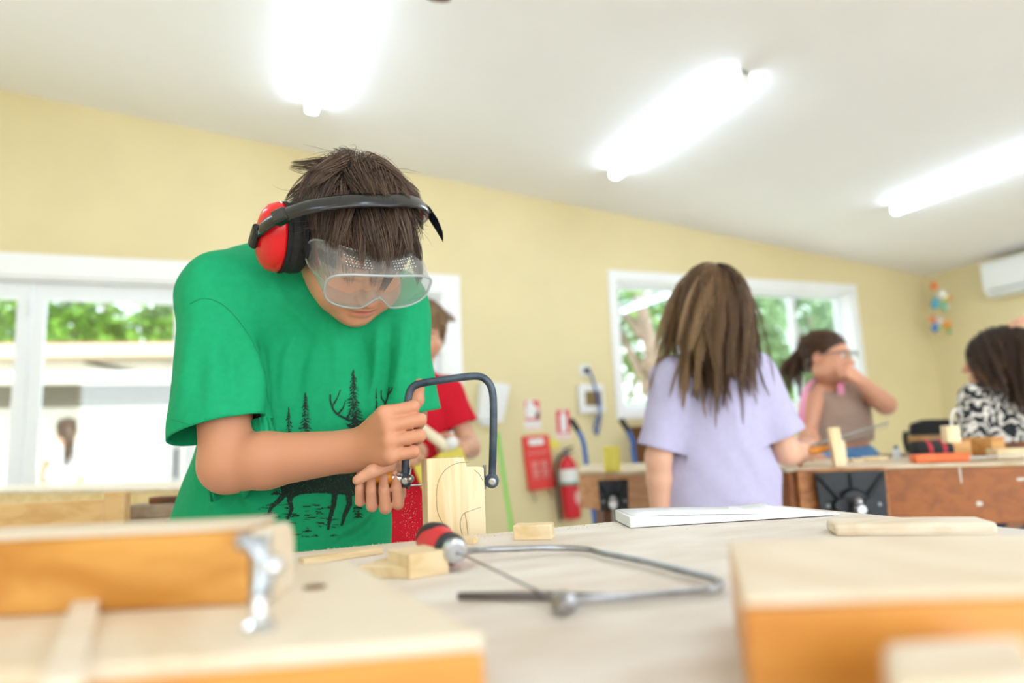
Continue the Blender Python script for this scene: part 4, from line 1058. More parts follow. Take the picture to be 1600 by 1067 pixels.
# hanging paper birds in the corner
for nm, (xx, yy2), cols, lab in (('a', (1464, 466), ('#f07a3a', '#f2efe2', '#4fa9c9', '#e5d25a', '#7fc8a8'), 'upper bunch of colourful felt birds hanging in the corner'), ('b', (1463, 508), ('#ee8a4a', '#e8d8d0', '#4a86c9', '#f0a03a', '#79b86a'), 'lower bunch of colourful felt birds hanging in the corner')):
    o = atD(xx, yy2, 6.75)
    for k in range(5): mat('felt_%s%d' % (nm, k), cols[k], .9)
    t = thing('felt_birds', o - zz * .12, lab, 'ornament', 'felt ornaments in the corner')
    part('string', 'off_white', t, lambda b: b.cyl(o - zz * .1, np.array([o[0], o[1], ceil_z(o[0])]) if nm == 'a' else o + zz * .16, .002, n=6))
    for k, (dx, dz, sz) in enumerate(((-.02, .12, .05), (.05, .03, .065), (-.03, -.06, .07), (.09, .0, .05), (.06, -.09, .055)) if nm == 'a' else ((-.04, .05, .045), (.03, .04, .05), (-.02, -.03, .06), (.10, .0, .055), (.12, -.06, .04))):
        c = o + RT * dx + zz * dz
        bd_ = part('bird', 'felt_%s%d' % (nm, k), t, lambda b: (b.ball(c, (sz * .55, sz * .5, sz * .7), 8), b.ball(c + zz * sz * .7 + RT * sz * .25, sz * .32, 6)), smooth=True, weld=False)
        part('wing', 'felt_%s%d' % (nm, (k + 2) % 5) if k > 1 or nm == 'b' and k > 2 else 'felt_%s%d' % (nm, k), bd_, lambda b: b.prism([(0, 0), (sz * .9, sz * .5), (sz * .5, -sz * .4)], c - FW * sz * .4, RT, zz, FW, .006))
# ceiling fan whose blade tip reaches into the frame's top
tipP = atZ(684, 4, ceil_z(.75) - .25); FX, FY = tipP[0] - .08, tipP[1] - .66
fz_ = ceil_z(FX)
t = thing('ceiling_fan', (FX, FY, fz_ - .3), 'brown-bladed ceiling fan with only a blade tip showing at the top', 'fan')
part('rod', 'off_white', t, lambda b: b.cyl((FX, FY, fz_), (FX, FY, fz_ - .2), .015))
part('motor', 'off_white', t, lambda b: b.lathe((FX, FY, fz_ - .3), zz, [(0, .06), (.02, .1), (.08, .1), (.11, .05)], 24))
a0_ = math.atan2(tipP[1] - FY, tipP[0] - FX); Lf = math.hypot(tipP[1] - FY, tipP[0] - FX)
for k in range(4):
    a_ = a0_ + k * pi / 2; dd = np.array([cos(a_), sin(a_), 0]); ww = np.array([-sin(a_), cos(a_), 0])
    part('fan_blade', 'dark_wood', t, lambda b: b.prism([(.09, -.03), (Lf * .98, -.05), (Lf, -.02), (Lf, .02), (Lf * .98, .05), (.09, .03)], (FX, FY, fz_ - .255), dd, ww, zz, .008))

# ================================================================== people: shared builders
from mathutils.bvhtree import BVHTree
vcol('skin', .48, sss=.12, spec=.4, bump=.12, bscale=900)
vcol('hair', .42, spec=.5)
vcol('eye_paint', .15)
def srgb(h): return np.array(hexc(h)[:3])
def head_frame(yaw, pitch, roll=0):
    """axes of a head seen from the viewpoint: columns right-hand side, forward, up; yaw turns to the picture's right, pitch nods down"""
    y, p, r = radians(yaw), radians(pitch), radians(roll)
    f = cv(sin(y) * cos(p), -sin(p), -cos(y) * cos(p)); u = cv(sin(y) * sin(p), cos(p), -cos(y) * sin(p))
    x = np.cross(f, u)
    u, x = cos(r) * u + sin(r) * x, cos(r) * x - sin(r) * u
    return np.stack([x, f, u], 1)
CR_C, CR_R = np.array([0, -.012, .028]), np.array([.074, .094, .084])     # cranium in head space
HL_P, HL_N = np.array([0, .078, .052]), nrm((0, .577, -.817))             # hairline plane
def head_mesh(R, c, s, skin, neck_to=None, h=.0022, smile=0., ears=True):
    v = Vol((-.095, -.125, -.15), (.095, .135, .125), h)
    v.ell(CR_C, CR_R, k=.01)
    v.ell((0, .032, -.028), (.060, .062, .085), k=.02)
    v.ell((0, .043, -.080), (.052, .047, .034), k=.028)
    v.ell((0, .074, -.095), (.020, .017, .016), k=.024)
    for q in (-1, 1):
        v.ell((q * .038, .058, -.052), (.030, .031, .032), k=.022)
        v.ell((q * .054, .0, -.06), (.016, .045, .035), k=.02)
    v.ell((0, .074, .016), (.052, .020, .014), k=.016)
    for q in (-1, 1):
        v.ell((q * .031, .104, -.006), (.019, .014, .012), k=.012, sub=True)
        v.ell((q * .031, .077, -.006), (.0135, .013, .0115), k=.003)
    v.cone((0, .090, -.002), (0, .108, -.036), .007, .0105, k=.012)
    v.ell((0, .111, -.038), (.0105, .009, .009), k=.006)
    for q in (-1, 1):
        v.ell((q * .0115, .101, -.041), (.0075, .008, .0065), k=.005)
        v.ell((q * .006, .107, -.0485), (.0035, .005, .003), k=.002, sub=True)
    v.ell((0, .093, -.063), (.021, .010, .006), k=.006); v.ell((0, .091, -.0745), (.018, .010, .0065), k=.006)
    v.ell((0, .105, -.0685), (.024, .010, .0012), k=.003, sub=True)
    if ears:
        for q in (-1, 1):
            Re = np.array([[1, 0, 0], [0, .97, .24], [0, -.24, .97]])
            v.ell((q * .078, -.012, -.010), (.008, .018, .030), R=Re, k=.008)
            v.ell((q * .086, -.008, -.008), (.006, .010, .018), R=Re, k=.004, sub=True)
    nt = np.array([0, -.05, -.15]) if neck_to is None else (R.T @ (np.asarray(neck_to) - c)) / s
    v.cone((0, -.022, -.06), nt, .050, .052, k=.02)
    V, Fq = v.skin(1)
    col = np.tile(srgb(skin), (len(V), 1))
    def tint(p, r, cc, a):
        w = np.exp(-(((V - np.array(p)) / np.array(r)) ** 2).sum(1)) * a
        col[:] = col * (1 - w[:, None]) + srgb(cc) * w[:, None]
    for q in (-1, 1):
        tint((q * .042, .085, -.045), (.022, .03, .018), '#cf7f6c', .45)
        tint((q * .080, -.01, -.01), (.012, .03, .04), '#cf7f6c', .35)
        tint((q * .031, .098, .0135), (.019, .02, .0042), '#3a281e', .9)
        tint((q * .031, .095, -.0135), (.014, .012, .002), '#4a3026', .75)
    tint((0, .118, -.038), (.012, .012, .01), '#d58270', .35)
    tint((0, .1, -.0685), (.02, .02, .0085), '#b9605a', .75)
    tint((0, .1, -.0685), (.022, .02, .0015), '#6a2c2a', .8)
    return (V * s) @ R.T + c, Fq, col
def eyes(parent, R, c, s, look=(0, 0)):
    for q in (-1, 1):
        b = MB(); b.ball((0, 0, 0), .0122, 12); V = np.concatenate(b.v)
        d = nrm((look[0], 1, look[1])); a = V @ d / .0122
        col = np.where(a[:, None] > .965, srgb('#0a0a0c'), np.where(a[:, None] > .86, srgb('#4a3524'), srgb('#efe9e4')))
        mesh_obj('eye', ((V + np.array([q * .031, .0795, -.006])) * s) @ R.T + c, b.f, 'eye_paint', parent, True, col=col)
def hand(v, wrist, d, n, t, curl, s=1., thumb=None, splay=(.10, .03, -.03, -.10), k=.004):
    """palm and five fingers; d wrist->knuckles, n palm side, t thumb side; curl = per finger (mcp, pip, dip) degrees"""
    d, n, t = nrm(d), nrm(n), nrm(t)
    off = (.0275, .0095, -.0095, -.027); ly = (.98, 1.02, .98, .90)
    Ls = ((.038, .024, .020), (.042, .027, .021), (.039, .025, .020), (.031, .019, .018))
    Rr = ((.0094, .0086, .0078, .0064), (.0096, .0088, .0079, .0064), (.0093, .0084, .0076, .0061), (.0084, .0076, .0068, .0056))
    Lp = .074
    for i in range(4):
        m = wrist + (d * Lp * ly[i] + t * off[i]) * s
        v.cone(wrist + (t * off[i] * .55 + d * .004) * s, m, .0145 * s, .0112 * s, k=.010 * s)
    v.cone(wrist + (t * .012 + n * .006 + d * .012) * s, wrist + (t * .026 + n * .010 + d * .040) * s, .016 * s, .0125 * s, k=.010 * s)
    v.cone(wrist + (-t * .016 + n * .005 + d * .015) * s, wrist + (-t * .020 + n * .004 + d * .055) * s, .0135 * s, .011 * s, k=.010 * s)
    tips = []
    for i in range(4):
        p = wrist + (d * Lp * ly[i] + t * off[i]) * s; a = 0
        di = nrm(d + t * splay[i]); cu = curl[i] if isinstance(curl[0], (tuple, list)) else curl
        for j in range(3):
            a += radians(cu[j]); q = p + (di * cos(a) + n * sin(a)) * Ls[i][j] * s
            v.cone(p, q, Rr[i][j] * s, Rr[i][j + 1] * s, k=(.003 if j == 0 else .0018) * s); p = q
        tips.append(p)
    th = thumb or [(.55, .35, .75), (.8, .5, .3), (.9, .4, -.05)]
    p = wrist + (t * .020 + n * .010 + d * .020) * s
    for j, (L_, r0, r1) in enumerate(((.040, .0150, .0112), (.030, .0108, .0098), (.024, .0098, .0072))):
        w = nrm(d * th[j][0] + n * th[j][1] + t * th[j][2]); q = p + w * L_ * s
        v.cone(p, q, r0 * s, r1 * s, k=(.008 if j == 0 else .003) * s); p = q
    return tips
def arm(v, S, E, W, r=(.042, .036, .038, .026), k=.012):
    S, E, W = map(np.asarray, (S, E, W))
    v.cone(S, E, r[0], r[1], k=k)
    m = E + (W - E) * .28
    v.cone(E, m, r[1], r[2], k=.02); v.cone(m, W, r[2], r[3], k=.012)
def bounds(P, m):
    P = np.array(P); return P.min(0) - m, P.max(0) + m
def join(L):
    V, Fs, C, n = [], [], [], 0
    for v, f, c in L: V.append(v); Fs.append(f + n); C.append(c); n += len(v)
    return np.concatenate(V), np.concatenate(Fs), np.concatenate(C)
def skin_col(V, base, knuckle=None):
    c = np.tile(srgb(base), (len(V), 1))
    if knuckle:
        for p, r, a in knuckle:
            w = np.exp(-(np.linalg.norm(V - p, axis=1) / r) ** 2) * a; c = c * (1 - w[:, None]) + srgb('#d98f7c') * w[:, None]
    return c
def strand_mesh(name, P, rad, cols, parent, m='hair'):
    """P: strands x points x 3 -> thin three-sided tapering tubes in one mesh"""
    N, K, _ = P.shape
    T_ = np.gradient(P, axis=1); T_ /= np.linalg.norm(T_, axis=2)[..., None] + 1e-9
    ref = RNG.normal(size=(N, 1, 3)); a = np.cross(T_, ref); a /= np.linalg.norm(a, axis=2)[..., None] + 1e-9; b = np.cross(T_, a)
    prof = np.clip(1.0 - (np.linspace(0, 1, K) ** 2.2) * .85, .1, 1)[None, :, None] * (rad[:, None, None] if np.ndim(rad) else rad)
    V = np.stack([P + (a * cos(th) + b * sin(th)) * prof for th in (0, 2.094, 4.189)], 2).reshape(-1, 3)
    base = (np.arange(N) * K * 3)[:, None, None]; i = (np.arange(K - 1) * 3)[None, :, None]; j = np.arange(3)[None, None, :]
    j2 = (j + 1) % 3
    Fq = np.stack([base + i + j, base + i + j2, base + i + 3 + j2, base + i + 3 + j], -1).reshape(-1, 4)
    col = np.repeat(cols, K * 3, axis=0)
    o = mesh_obj(name, V, Fq, m, parent, True, col=col); return o
def hair(parent, R, c, s, style, n, length, col1, col2, rad=.00055, seed=1, K=9, lift=.25, clumps=160, clump_w=.65, jitter=.10, gravity=0., body=(), nape=0., name='hair', cover=None, layer=(.02, .16), face_open=0.):
    r = np.random.default_rng(seed)
    P = []
    while sum(map(len, P)) < n:
        q = r.normal(size=(n * 3, 3)); q /= np.linalg.norm(q, axis=1)[:, None]; p = CR_C + q * CR_R * 1.01
        keep = ((p - HL_P) @ HL_N < r.normal(0, .004, len(p)) + nape)
        if cover is not None: keep &= cover(p)
        P.append(p[keep])
    p = np.concatenate(P)[:n]; roots = p.copy()
    nn_ = (p - CR_C) / CR_R ** 2; nn_ /= np.linalg.norm(nn_, axis=1)[:, None]
    lay = r.uniform(*layer, n)
    whorl = np.array([.008, -.055, .105])
    L = length(p, r) if callable(length) else length * r.uniform(.7, 1.15, n)
    st = (L / (K - 1))[:, None]
    g = R.T @ np.array([0, 0, -1.])
    cid = r.integers(0, n, clumps); near = np.array([np.argmin(((p[cid] - x) ** 2).sum(1)) for x in p]); lead = cid[near]
    wv = r.normal(size=(clumps, 3))[near] * jitter * 2.2
    fl = style(p, nn_, whorl, r); dcur = fl + nn_ * lift + r.normal(size=p.shape) * jitter
    dcur /= np.linalg.norm(dcur, axis=1)[:, None]
    out = [p.copy()]
    bodyl = [((R.T @ (np.asarray(bc) - c)) / s, np.asarray(br) / s) for bc, br in body]
    for i in range(K - 1):
        nn_ = (p - CR_C) / CR_R ** 2; nn_ /= np.linalg.norm(nn_, axis=1)[:, None]
        f = style(p, nn_, whorl, r); u = i / (K - 1)
        dcur = dcur * .62 + f * .38 * (1 - gravity * u) + g * gravity * (.25 + .75 * u) + wv * .35 + r.normal(size=p.shape) * jitter * .35
        dcur /= np.linalg.norm(dcur, axis=1)[:, None]
        p = p + dcur * st / s
        q = (p - CR_C) / CR_R; m = np.linalg.norm(q, axis=1); lim = 1.0 + lay
        b_ = m < lim; p[b_] = CR_C + q[b_] / m[b_][:, None] * lim[b_][:, None] * CR_R
        for bc, br in bodyl:
            q = (p - bc) / br; m = np.linalg.norm(q, axis=1); b_ = m < 1 + lay * .6
            p[b_] = bc + q[b_] / m[b_][:, None] * (1 + lay[b_] * .6)[:, None] * br
        out.append(p.copy())
    S_ = np.stack(out, 1)
    w = (np.linspace(0, 1, K) ** 1.2 * clump_w)[None, :, None]
    lead_rel = S_[lead] - S_[lead][:, :1]; own = S_ - S_[:, :1]
    tgt = S_[:, :1] * .25 + S_[lead][:, :1] * .75 + lead_rel
    S_ = S_ * (1 - w) + tgt * w
    W = (S_ * s).reshape(-1, 3) @ R.T + c
    t_ = r.uniform(0, 1, (n, 1)) * .6 + r.uniform(0, 1, (clumps, 1))[near] * .4
    cols = srgb(col1) * (1 - t_) + srgb(col2) * t_
    return strand_mesh(name, W.reshape(S_.shape), rad, cols, parent)
def st_short(p, nn_, w, r):
    v = p - w; v = v - nn_ * (v * nn_).sum(1)[:, None]; return v / (np.linalg.norm(v, axis=1)[:, None] + 1e-6)
def st_long(p, nn_, w, r):
    part_d = np.zeros_like(p); bk = np.clip((p[:, 1] + .055) / .09, 0, 1); part_d[:, 0] = np.sign(p[:, 0]) * .7 * bk - p[:, 0] * 3.5 * (1 - bk); part_d[:, 1] = -.35 * bk; part_d[:, 2] = -.6
    v = part_d - nn_ * (part_d * nn_).sum(1)[:, None]; return v / (np.linalg.norm(v, axis=1)[:, None] + 1e-6)
def hair_cap(parent, R, c, s, col, grow=1.05, back=0., h=.004, name='hair_cap'):
    v = Vol((-.1, -.13, -.12), (.1, .12, .14), h)
    v.ell(CR_C, CR_R * grow, k=.002)
    if back: v.ell((0, -.06, -.05), (.066, .05, .07), k=.02)
    v.half(HL_P, HL_N)
    V, Fq = v.skin(2)
    mesh_obj(name, (V * s) @ R.T + c, Fq, 'hair', parent, True, col=np.tile(srgb(col), (len(V), 1)))
def cloth(name, V, Fq, m, parent, thick=.003, col=None):
    o = mesh_obj(name, V, Fq, m, parent, True, col=col)
    md = o.modifiers.new('thickness', 'SOLIDIFY'); md.thickness = thick; md.offset = -1
    return o
def legs(parent, pel, rt, fwd, m, shoe, leg_r=.075, spread=.085, top=None, knee_fwd=.03):
    """trousers and shoes standing on the floor under a pelvis point"""
    pel = np.asarray(pel); rt, fwd = nrm(np.asarray(rt) * [1, 1, 0]), nrm(np.asarray(fwd) * [1, 1, 0])
    lo, hi = bounds([pel + rt * .2, pel - rt * .2, pel + fwd * .15, pel - fwd * .15, pel * [1, 1, 0]], .06); lo[2] = .03
    v = Vol(lo, hi + np.array([0, 0, .06]), .011)
    v.ell(pel, (.145, .145, .11), k=.03)
    v.cone(pel - rt * .03, pel + rt * .03, .115, k=.03, fl=fwd, fs=.82)
    for q in (-1, 1):
        kn = pel * [1, 1, 0] + rt * q * spread + fwd * knee_fwd + np.array([0, 0, pel[2] * .52]); an = pel * [1, 1, 0] + rt * q * (spread + .01) + np.array([0, 0, .07])
        v.cone(pel + rt * q * spread * .8 - np.array([0, 0, .05]), kn, leg_r, leg_r * .8, k=.03); v.cone(kn, an, leg_r * .8, leg_r * .72, k=.02)
    V, Fq = v.skin(1); mesh_obj('trousers', V, Fq, m, parent, True)
    for q in (-1, 1):
        a = pel * [1, 1, 0] + rt * q * (spread + .01) + np.array([0, 0, .035])
        v = Vol(*bounds([a - fwd * .09, a + fwd * .2], .07), .008)
        v.cone(a - fwd * .045, a + fwd * .10, .042, .036, k=.01); v.half(np.array([0, 0, .001]), np.array([0, 0, -1.]))
        V, Fq = v.skin(1); mesh_obj('shoe', V, Fq, shoe, parent, True)

# ================================================================== the boy in green
mat('tee_green', '#12a06a', .8, var=.07, vscale=90, bump=.10, bscale=700, spec=.25)
mat('print_ink', '#0f2a20', .85)
mat('shorts_navy', '#2b3142', .85); mat('shoe_dark', '#2c2c30', .7)
pel = atD(445, 990, 1.17); pel[2] = max(pel[2], .62)
boy = thing('person', pel * [1, 1, 0], 'child in a green T-shirt with safety goggles and red ear muffs sawing wood', 'person')
HR = head_frame(35, 44, 3); HC = atD(555, 371, 1.04); HS = .975
HP = lambda x, y, z: (HR @ (np.array([x, y, z]) * HS)) + HC
SK = '#cc8f6e'
nb = atD(492, 455, 1.16)
hv = head_mesh(HR, HC, HS, '#d79a79', neck_to=nb)
S_R, E_R, W_R = atD(340, 462, 1.06), atD(356, 726, .975), atD(568, 702, .958)
S_L, E_L, W_L = atD(615, 482, 1.15), atD(630, 648, 1.17), atD(588, 694, 1.005)
# right arm with its fist round the saw frame
d_r, n_r = cv(.56, .36, -.74), cv(.78, .02, .60)
n_r = nrm(n_r - nrm(d_r) * (n_r @ nrm(d_r))); t_r = np.cross(nrm(d_r), n_r); t_r = t_r if t_r @ UP > 0 else -t_r
v = Vol(*bounds([S_R, E_R, W_R, W_R + cv(.10, .09, -.06), W_R + cv(.1, -.05, .05)], .062), .0023)
arm(v, S_R, E_R, W_R, (.044, .037, .039, .027))
v.cone(W_R - nrm(W_R - E_R) * .02, W_R + nrm(d_r) * .018, .0265, .024, k=.012, fl=n_r, fs=.85)
tips = hand(v, W_R + nrm(d_r) * .006, d_r, n_r, t_r, ((62, 92, 55), (64, 94, 55), (64, 94, 55), (62, 92, 55)), 1.03, thumb=[(.50, .85, .22), (.35, .65, .60), (.15, .30, .95)], splay=(.06, .02, -.02, -.06))
Va, Fa = v.skin(1); RA = (Va, Fa, skin_col(Va, SK))
# left arm, hand wrapped under the saw handle
d_l, n_l = cv(.06, -.98, -.12), cv(.10, .10, -.99)
n_l = nrm(n_l - nrm(d_l) * (n_l @ nrm(d_l))); t_l = np.cross(n_l, nrm(d_l)); t_l = t_l if t_l @ RT > 0 else -t_l
WLh = atD(592, 698, .972)
v = Vol(*bounds([S_L, E_L, WLh, WLh + cv(.05, -.10, -.08), WLh - cv(.07, .1, 0)], .055), .0023)
arm(v, S_L, E_L, WLh, (.042, .036, .036, .026))
hand(v, WLh, d_l, n_l, t_l, ((72, 95, 38), (72, 95, 38), (72, 92, 38), (70, 90, 38)), .93, thumb=[(.12, .98, -.05), (.25, .62, -.72), (.45, .15, -.88)], splay=(.05, .02, -.02, -.05))
Vb, Fb = v.skin(1); LA = (Vb, Fb, skin_col(Vb, '#d49a7c'))
# hidden trunk joins the limbs
v = Vol(*bounds([S_R, S_L, pel, nb], .17), .008)
chest, belly = atD(482, 560, 1.17), atD(445, 850, 1.13)
v.cone(chest, belly, .115, .120, k=.03, fl=FW, fs=.70); v.cone(S_R, S_L, .036, k=.03); v.cone(chest, nb, .06, .042, k=.03); v.cone(belly, pel, .12, .12, k=.03, fl=FW, fs=.75)
Vt, Ft = v.skin(1); TR = (Vt, Ft, skin_col(Vt, SK))
V, Fq, C = join([hv, RA, LA, TR]); mesh_obj('body', V, Fq, 'skin', boy, True, col=C)
legs(boy, pel, cv(1, 0, 0), -FW, 'shorts_navy', 'shoe_dark')
# T-shirt
hemR, hemL = atD(346, 672, .995), atD(640, 646, 1.14)
v = Vol(*bounds([atD(270, 380, 1.0), atD(680, 380, 1.2), atD(260, 900, 1.2), atD(640, 900, .95), hemR, hemL], .07), .0042)
v.cone(atD(488, 540, 1.17), atD(440, 845, 1.125), .150, .168, k=.03, fl=FW, fs=.66)
v.cone(atD(440, 845, 1.125), atD(440, 930, 1.13), .168, .170, k=.03, fl=FW, fs=.70)
v.cone(S_R + FW * .02, S_L, .058, .052, k=.05)
v.cone(atD(385, 452, 1.13), atD(480, 440, 1.16), .060, .064, k=.05); v.cone(atD(480, 440, 1.16), atD(590, 470, 1.16), .06, .05, k=.04)
v.ell(atD(440, 470, 1.18), (.11, .09, .09), k=.05)
v.cone(S_R, hemR, .060, .072, k=.035, fl=FW, fs=.80); v.cone(hemR, hemR + (hemR - S_R) * .12, .072, .074, k=.01, fl=FW, fs=.80)
v.cone(S_L, hemL, .052, .050, k=.035); v.cone(hemL, hemL + nrm(hemL - S_L) * .03, .050, k=.01)
V, Fq = v.skin(2)
g_ = lambda x, y, D: atD(x, y, D)
_bv = BVHTree.FromPolygons(V.tolist(), Fq.tolist())
def crease(L, w, h_):
    """crease along a line drawn on the front of the cloth"""
    P_ = []
    for x, y in bez([(a_, b_, 0) for a_, b_ in L], 8)[:, :2]:
        q_ = _bv.ray_cast(Vector(EYE), Vector(ray(x, y)).normalized())[0]
        if q_ is not None: P_.append(np.array(q_))
    return P_, w, h_
def creases(V, Fq, L):
    N = vnormals(V, Fq); D_ = np.zeros(len(V))
    for P_, w, h_ in L:
        if len(P_) < 2: continue
        best = np.full(len(V), 9.); par = np.zeros(len(V)); n_ = len(P_) - 1
        for k_ in range(n_):
            ds, t_ = segdist(V, P_[k_], P_[k_ + 1]); m_ = ds < best; best[m_] = ds[m_]; par[m_] = ((k_ + t_) / n_)[m_]
        D_ += 1.5 * h_ * np.exp(-(best / w) ** 2) * np.sin(pi * np.clip(par, .03, .97)) ** .7
    return V + N * D_[:, None]
V = creases(V, Fq, [crease(*c_) for c_ in (
    ([(405, 545), (418, 600), (428, 690)], .010, -.011), ([(392, 520), (402, 580), (408, 650)], .012, .006),
    ([(470, 508), (448, 560), (440, 630)], .009, .0045), ([(488, 515), (470, 570), (462, 630)], .009, -.0045),
    ([(520, 520), (528, 560), (524, 610)], .008, .003), ([(560, 515), (570, 560), (566, 620)], .009, -.004), ([(590, 505), (588, 570), (574, 640)], .008, .005),
    ([(612, 500), (604, 570), (596, 640)], .008, -.006), ([(632, 500), (626, 560), (618, 620)], .007, .005), ([(650, 500), (644, 560), (640, 610)], .007, -.004),
    ([(292, 690), (312, 750), (345, 800)], .010, .007), ([(306, 690), (335, 750), (385, 800)], .009, -.008), ([(330, 690), (360, 750), (420, 812)], .010, .006),
    ([(590, 780), (560, 810), (505, 845)], .010, .007), ([(594, 800), (570, 828), (530, 850)], .009, -.007), ([(480, 780), (470, 810), (450, 850)], .010, -.004),
    ([(305, 500), (292, 570), (285, 640)], .016, .004), ([(355, 500), (362, 560), (372, 640)], .012, -.005), ([(330, 540), (332, 600), (330, 655)], .012, .004),
    ([(312, 440), (350, 430), (400, 440)], .012, -.004), ([(400, 410), (430, 450), (470, 500)], .010, -.0015), ([(420, 430), (445, 470), (485, 512)], .009, .004))])
V = wobble(V, Fq, .0022, 38, 4)
hn = nrm(hemR - S_R); V, Fq = cut(V, Fq, hemR, nrm(hn + cv(.12, 0, 0)), near=hemR - RT * .02 - FW * .035, rad=.102)
hn = nrm(hemL - S_L); V, Fq = cut(V, Fq, hemL, hn, rad=.085)
V, Fq = cut(V, Fq, nb + (HC - nb) * .50, nrm(HC - nb), rad=.088)
V, Fq = cut(V, Fq, atD(440, 910, 1.1), np.array([0, 0, -1.]))
shirt = cloth('tee_shirt', V, Fq, 'tee_green', boy)
bvh = BVHTree.FromPolygons(V.tolist(), Fq.tolist())
def on_shirt(x, y, lift=.0012):
    d = Vector(ray(x, y)).normalized(); h_ = bvh.ray_cast(Vector(EYE), d)
    return None if h_[0] is None else np.array(h_[0] - d * lift)
# printed stag and pines
CS = .8; gx0, gy0, gx1, gy1 = 395, 572, 615, 848
NX, NY = int((gx1 - gx0) / CS), int((gy1 - gy0) / CS)
GX, GY = np.meshgrid(gx0 + (np.arange(NX) + .5) * CS, gy0 + (np.arange(NY) + .5) * CS, indexing='ij')
ink = np.zeros((NX, NY), bool)
def p_poly(L, on=True):
    global ink
    ins = np.zeros_like(ink); L = list(L)
    for (xa_, ya_), (xb2, yb2) in zip(L, L[1:] + L[:1]):
        if ya_ == yb2: continue
        c_ = ((ya_ > GY) != (yb2 > GY)) & (GX < (xb2 - xa_) * (GY - ya_) / (yb2 - ya_) + xa_); ins ^= c_
    ink = (ink | ins) if on else (ink & ~ins)
def p_line(L, w0, w1=None, on=True):
    global ink
    w1 = w0 if w1 is None else w1; n = len(L) - 1
    for i in range(n):
        (xa_, ya_), (xb2, yb2) = L[i], L[i + 1]; dx, dy = xb2 - xa_, yb2 - ya_
        t_ = np.clip(((GX - xa_) * dx + (GY - ya_) * dy) / (dx * dx + dy * dy + 1e-9), 0, 1)
        m = np.hypot(GX - xa_ - t_ * dx, GY - ya_ - t_ * dy) < ((w0 + (w1 - w0) * (i + t_) / n) / 2)
        ink = (ink | m) if on else (ink & ~m)
def pine(x, y0, y1, w, seed, lean=0):
    r = random.Random(seed); n = int((y1 - y0) / 4.6)
    p_line([(x + lean, y0), (x, y1)], 1.0, 2.6)
    for i in range(n):
        f = (i + .6) / n; y = y0 + (y1 - y0) * f; hw = w * (.12 + .88 * f ** .8)
        for sd in (-1, 1):
            l = hw * r.uniform(.6, 1.1); xx = x + lean * (1 - f)
            p_poly([(xx, y - 3.5), (xx + sd * l, y + 2.5 + r.uniform(-1, 2.5)), (xx + sd * l * .75, y + 3.6), (xx + sd * l * .4, y + 2.2), (xx, y + 3)])
    for i in range(int(n * 1.6)):                       # gaps where the cloth shows through
        f = r.uniform(.35, 1); y = y0 + (y1 - y0) * f; xx = x + r.uniform(-.6, .6) * w * f
        p_line([(xx, y), (xx + r.uniform(-4, 4), y + r.uniform(1, 3))], r.uniform(.9, 1.6), on=False)
pine(451, 636, 686, 9, 1); pine(478, 612, 688, 14, 2, -1); pine(554, 577, 662, 16, 3, -2); pine(588, 606, 655, 4, 4); pine(559, 766, 808, 11, 5); pine(432, 742, 772, 9, 7)
for q_ in ([(516, 617), (517, 630), (524, 644), (538, 653), (556, 659), (572, 662)], [(608, 605), (605, 622), (598, 638), (588, 651), (574, 660)]):
    p_line(bez([(a_, b_, 0) for a_, b_ in q_], 20)[:, :2].tolist(), 2.2, 4.2)
for a_, b_, c_ in (((519, 635), (526, 624), (532, 609)), ((528, 647), (536, 638), (540, 626)), ((541, 655), (546, 646), (548, 638)), ((602, 630), (596, 622), (596, 610)), ((606, 616), (611, 611), (613, 604)), ((594, 644), (588, 636), (589, 626))):
    p_line([a_, b_, c_], 3.2, 1.2)
p_poly([(557, 657), (573, 656), (582, 664), (590, 662), (586, 669), (576, 672), (572, 690), (560, 690), (555, 672), (544, 668), (540, 661), (550, 664)])
p_poly([(548, 686), (586, 684), (590, 705), (582, 738), (566, 762), (552, 775), (530, 772), (500, 770), (470, 772), (452, 780), (440, 772), (436, 750), (450, 730), (490, 722), (530, 716), (542, 700)])
for L_, w0_, w1_ in (([(447, 768), (436, 782), (424, 792), (419, 803)], 10, 4), ([(458, 770), (452, 782), (456, 794), (450, 810)], 10, 4), ([(524, 765), (521, 790), (516, 808), (513, 826)], 10, 4), ([(545, 768), (546, 788), (538, 806), (534, 820)], 11, 4)):
    p_line(L_, w0_, w1_)
rr_ = random.Random(5)
for i in range(120):
    x, y = rr_.uniform(398, 525), rr_.uniform(786, 840); l = rr_.uniform(3, 13)
    if rr_.random() < .75: p_line([(x, y), (x + l, y + rr_.uniform(-.8, 1.2))], rr_.uniform(.8, 1.6))
ink &= ~(RNG.uniform(size=ink.shape) < .035)
cells = np.argwhere(ink); vid = {}; PV = []; PF = []
for i, j in cells:
    f_ = []
    for a_, b_ in ((i, j), (i, j + 1), (i + 1, j + 1), (i + 1, j)):
        if (a_, b_) not in vid:
            p_ = on_shirt(gx0 + a_ * CS, gy0 + b_ * CS); vid[(a_, b_)] = -1 if p_ is None else len(PV)
            if p_ is not None: PV.append(p_)
        f_.append(vid[(a_, b_)])
    if min(f_) >= 0:
        q4 = np.array([PV[k] for k in f_])
        if np.ptp(q4 @ FW) < .01: PF.append(f_)
mesh_obj('shirt_print', PV, PF, 'print_ink', shirt, col=None)['kind'] = 'stuff'
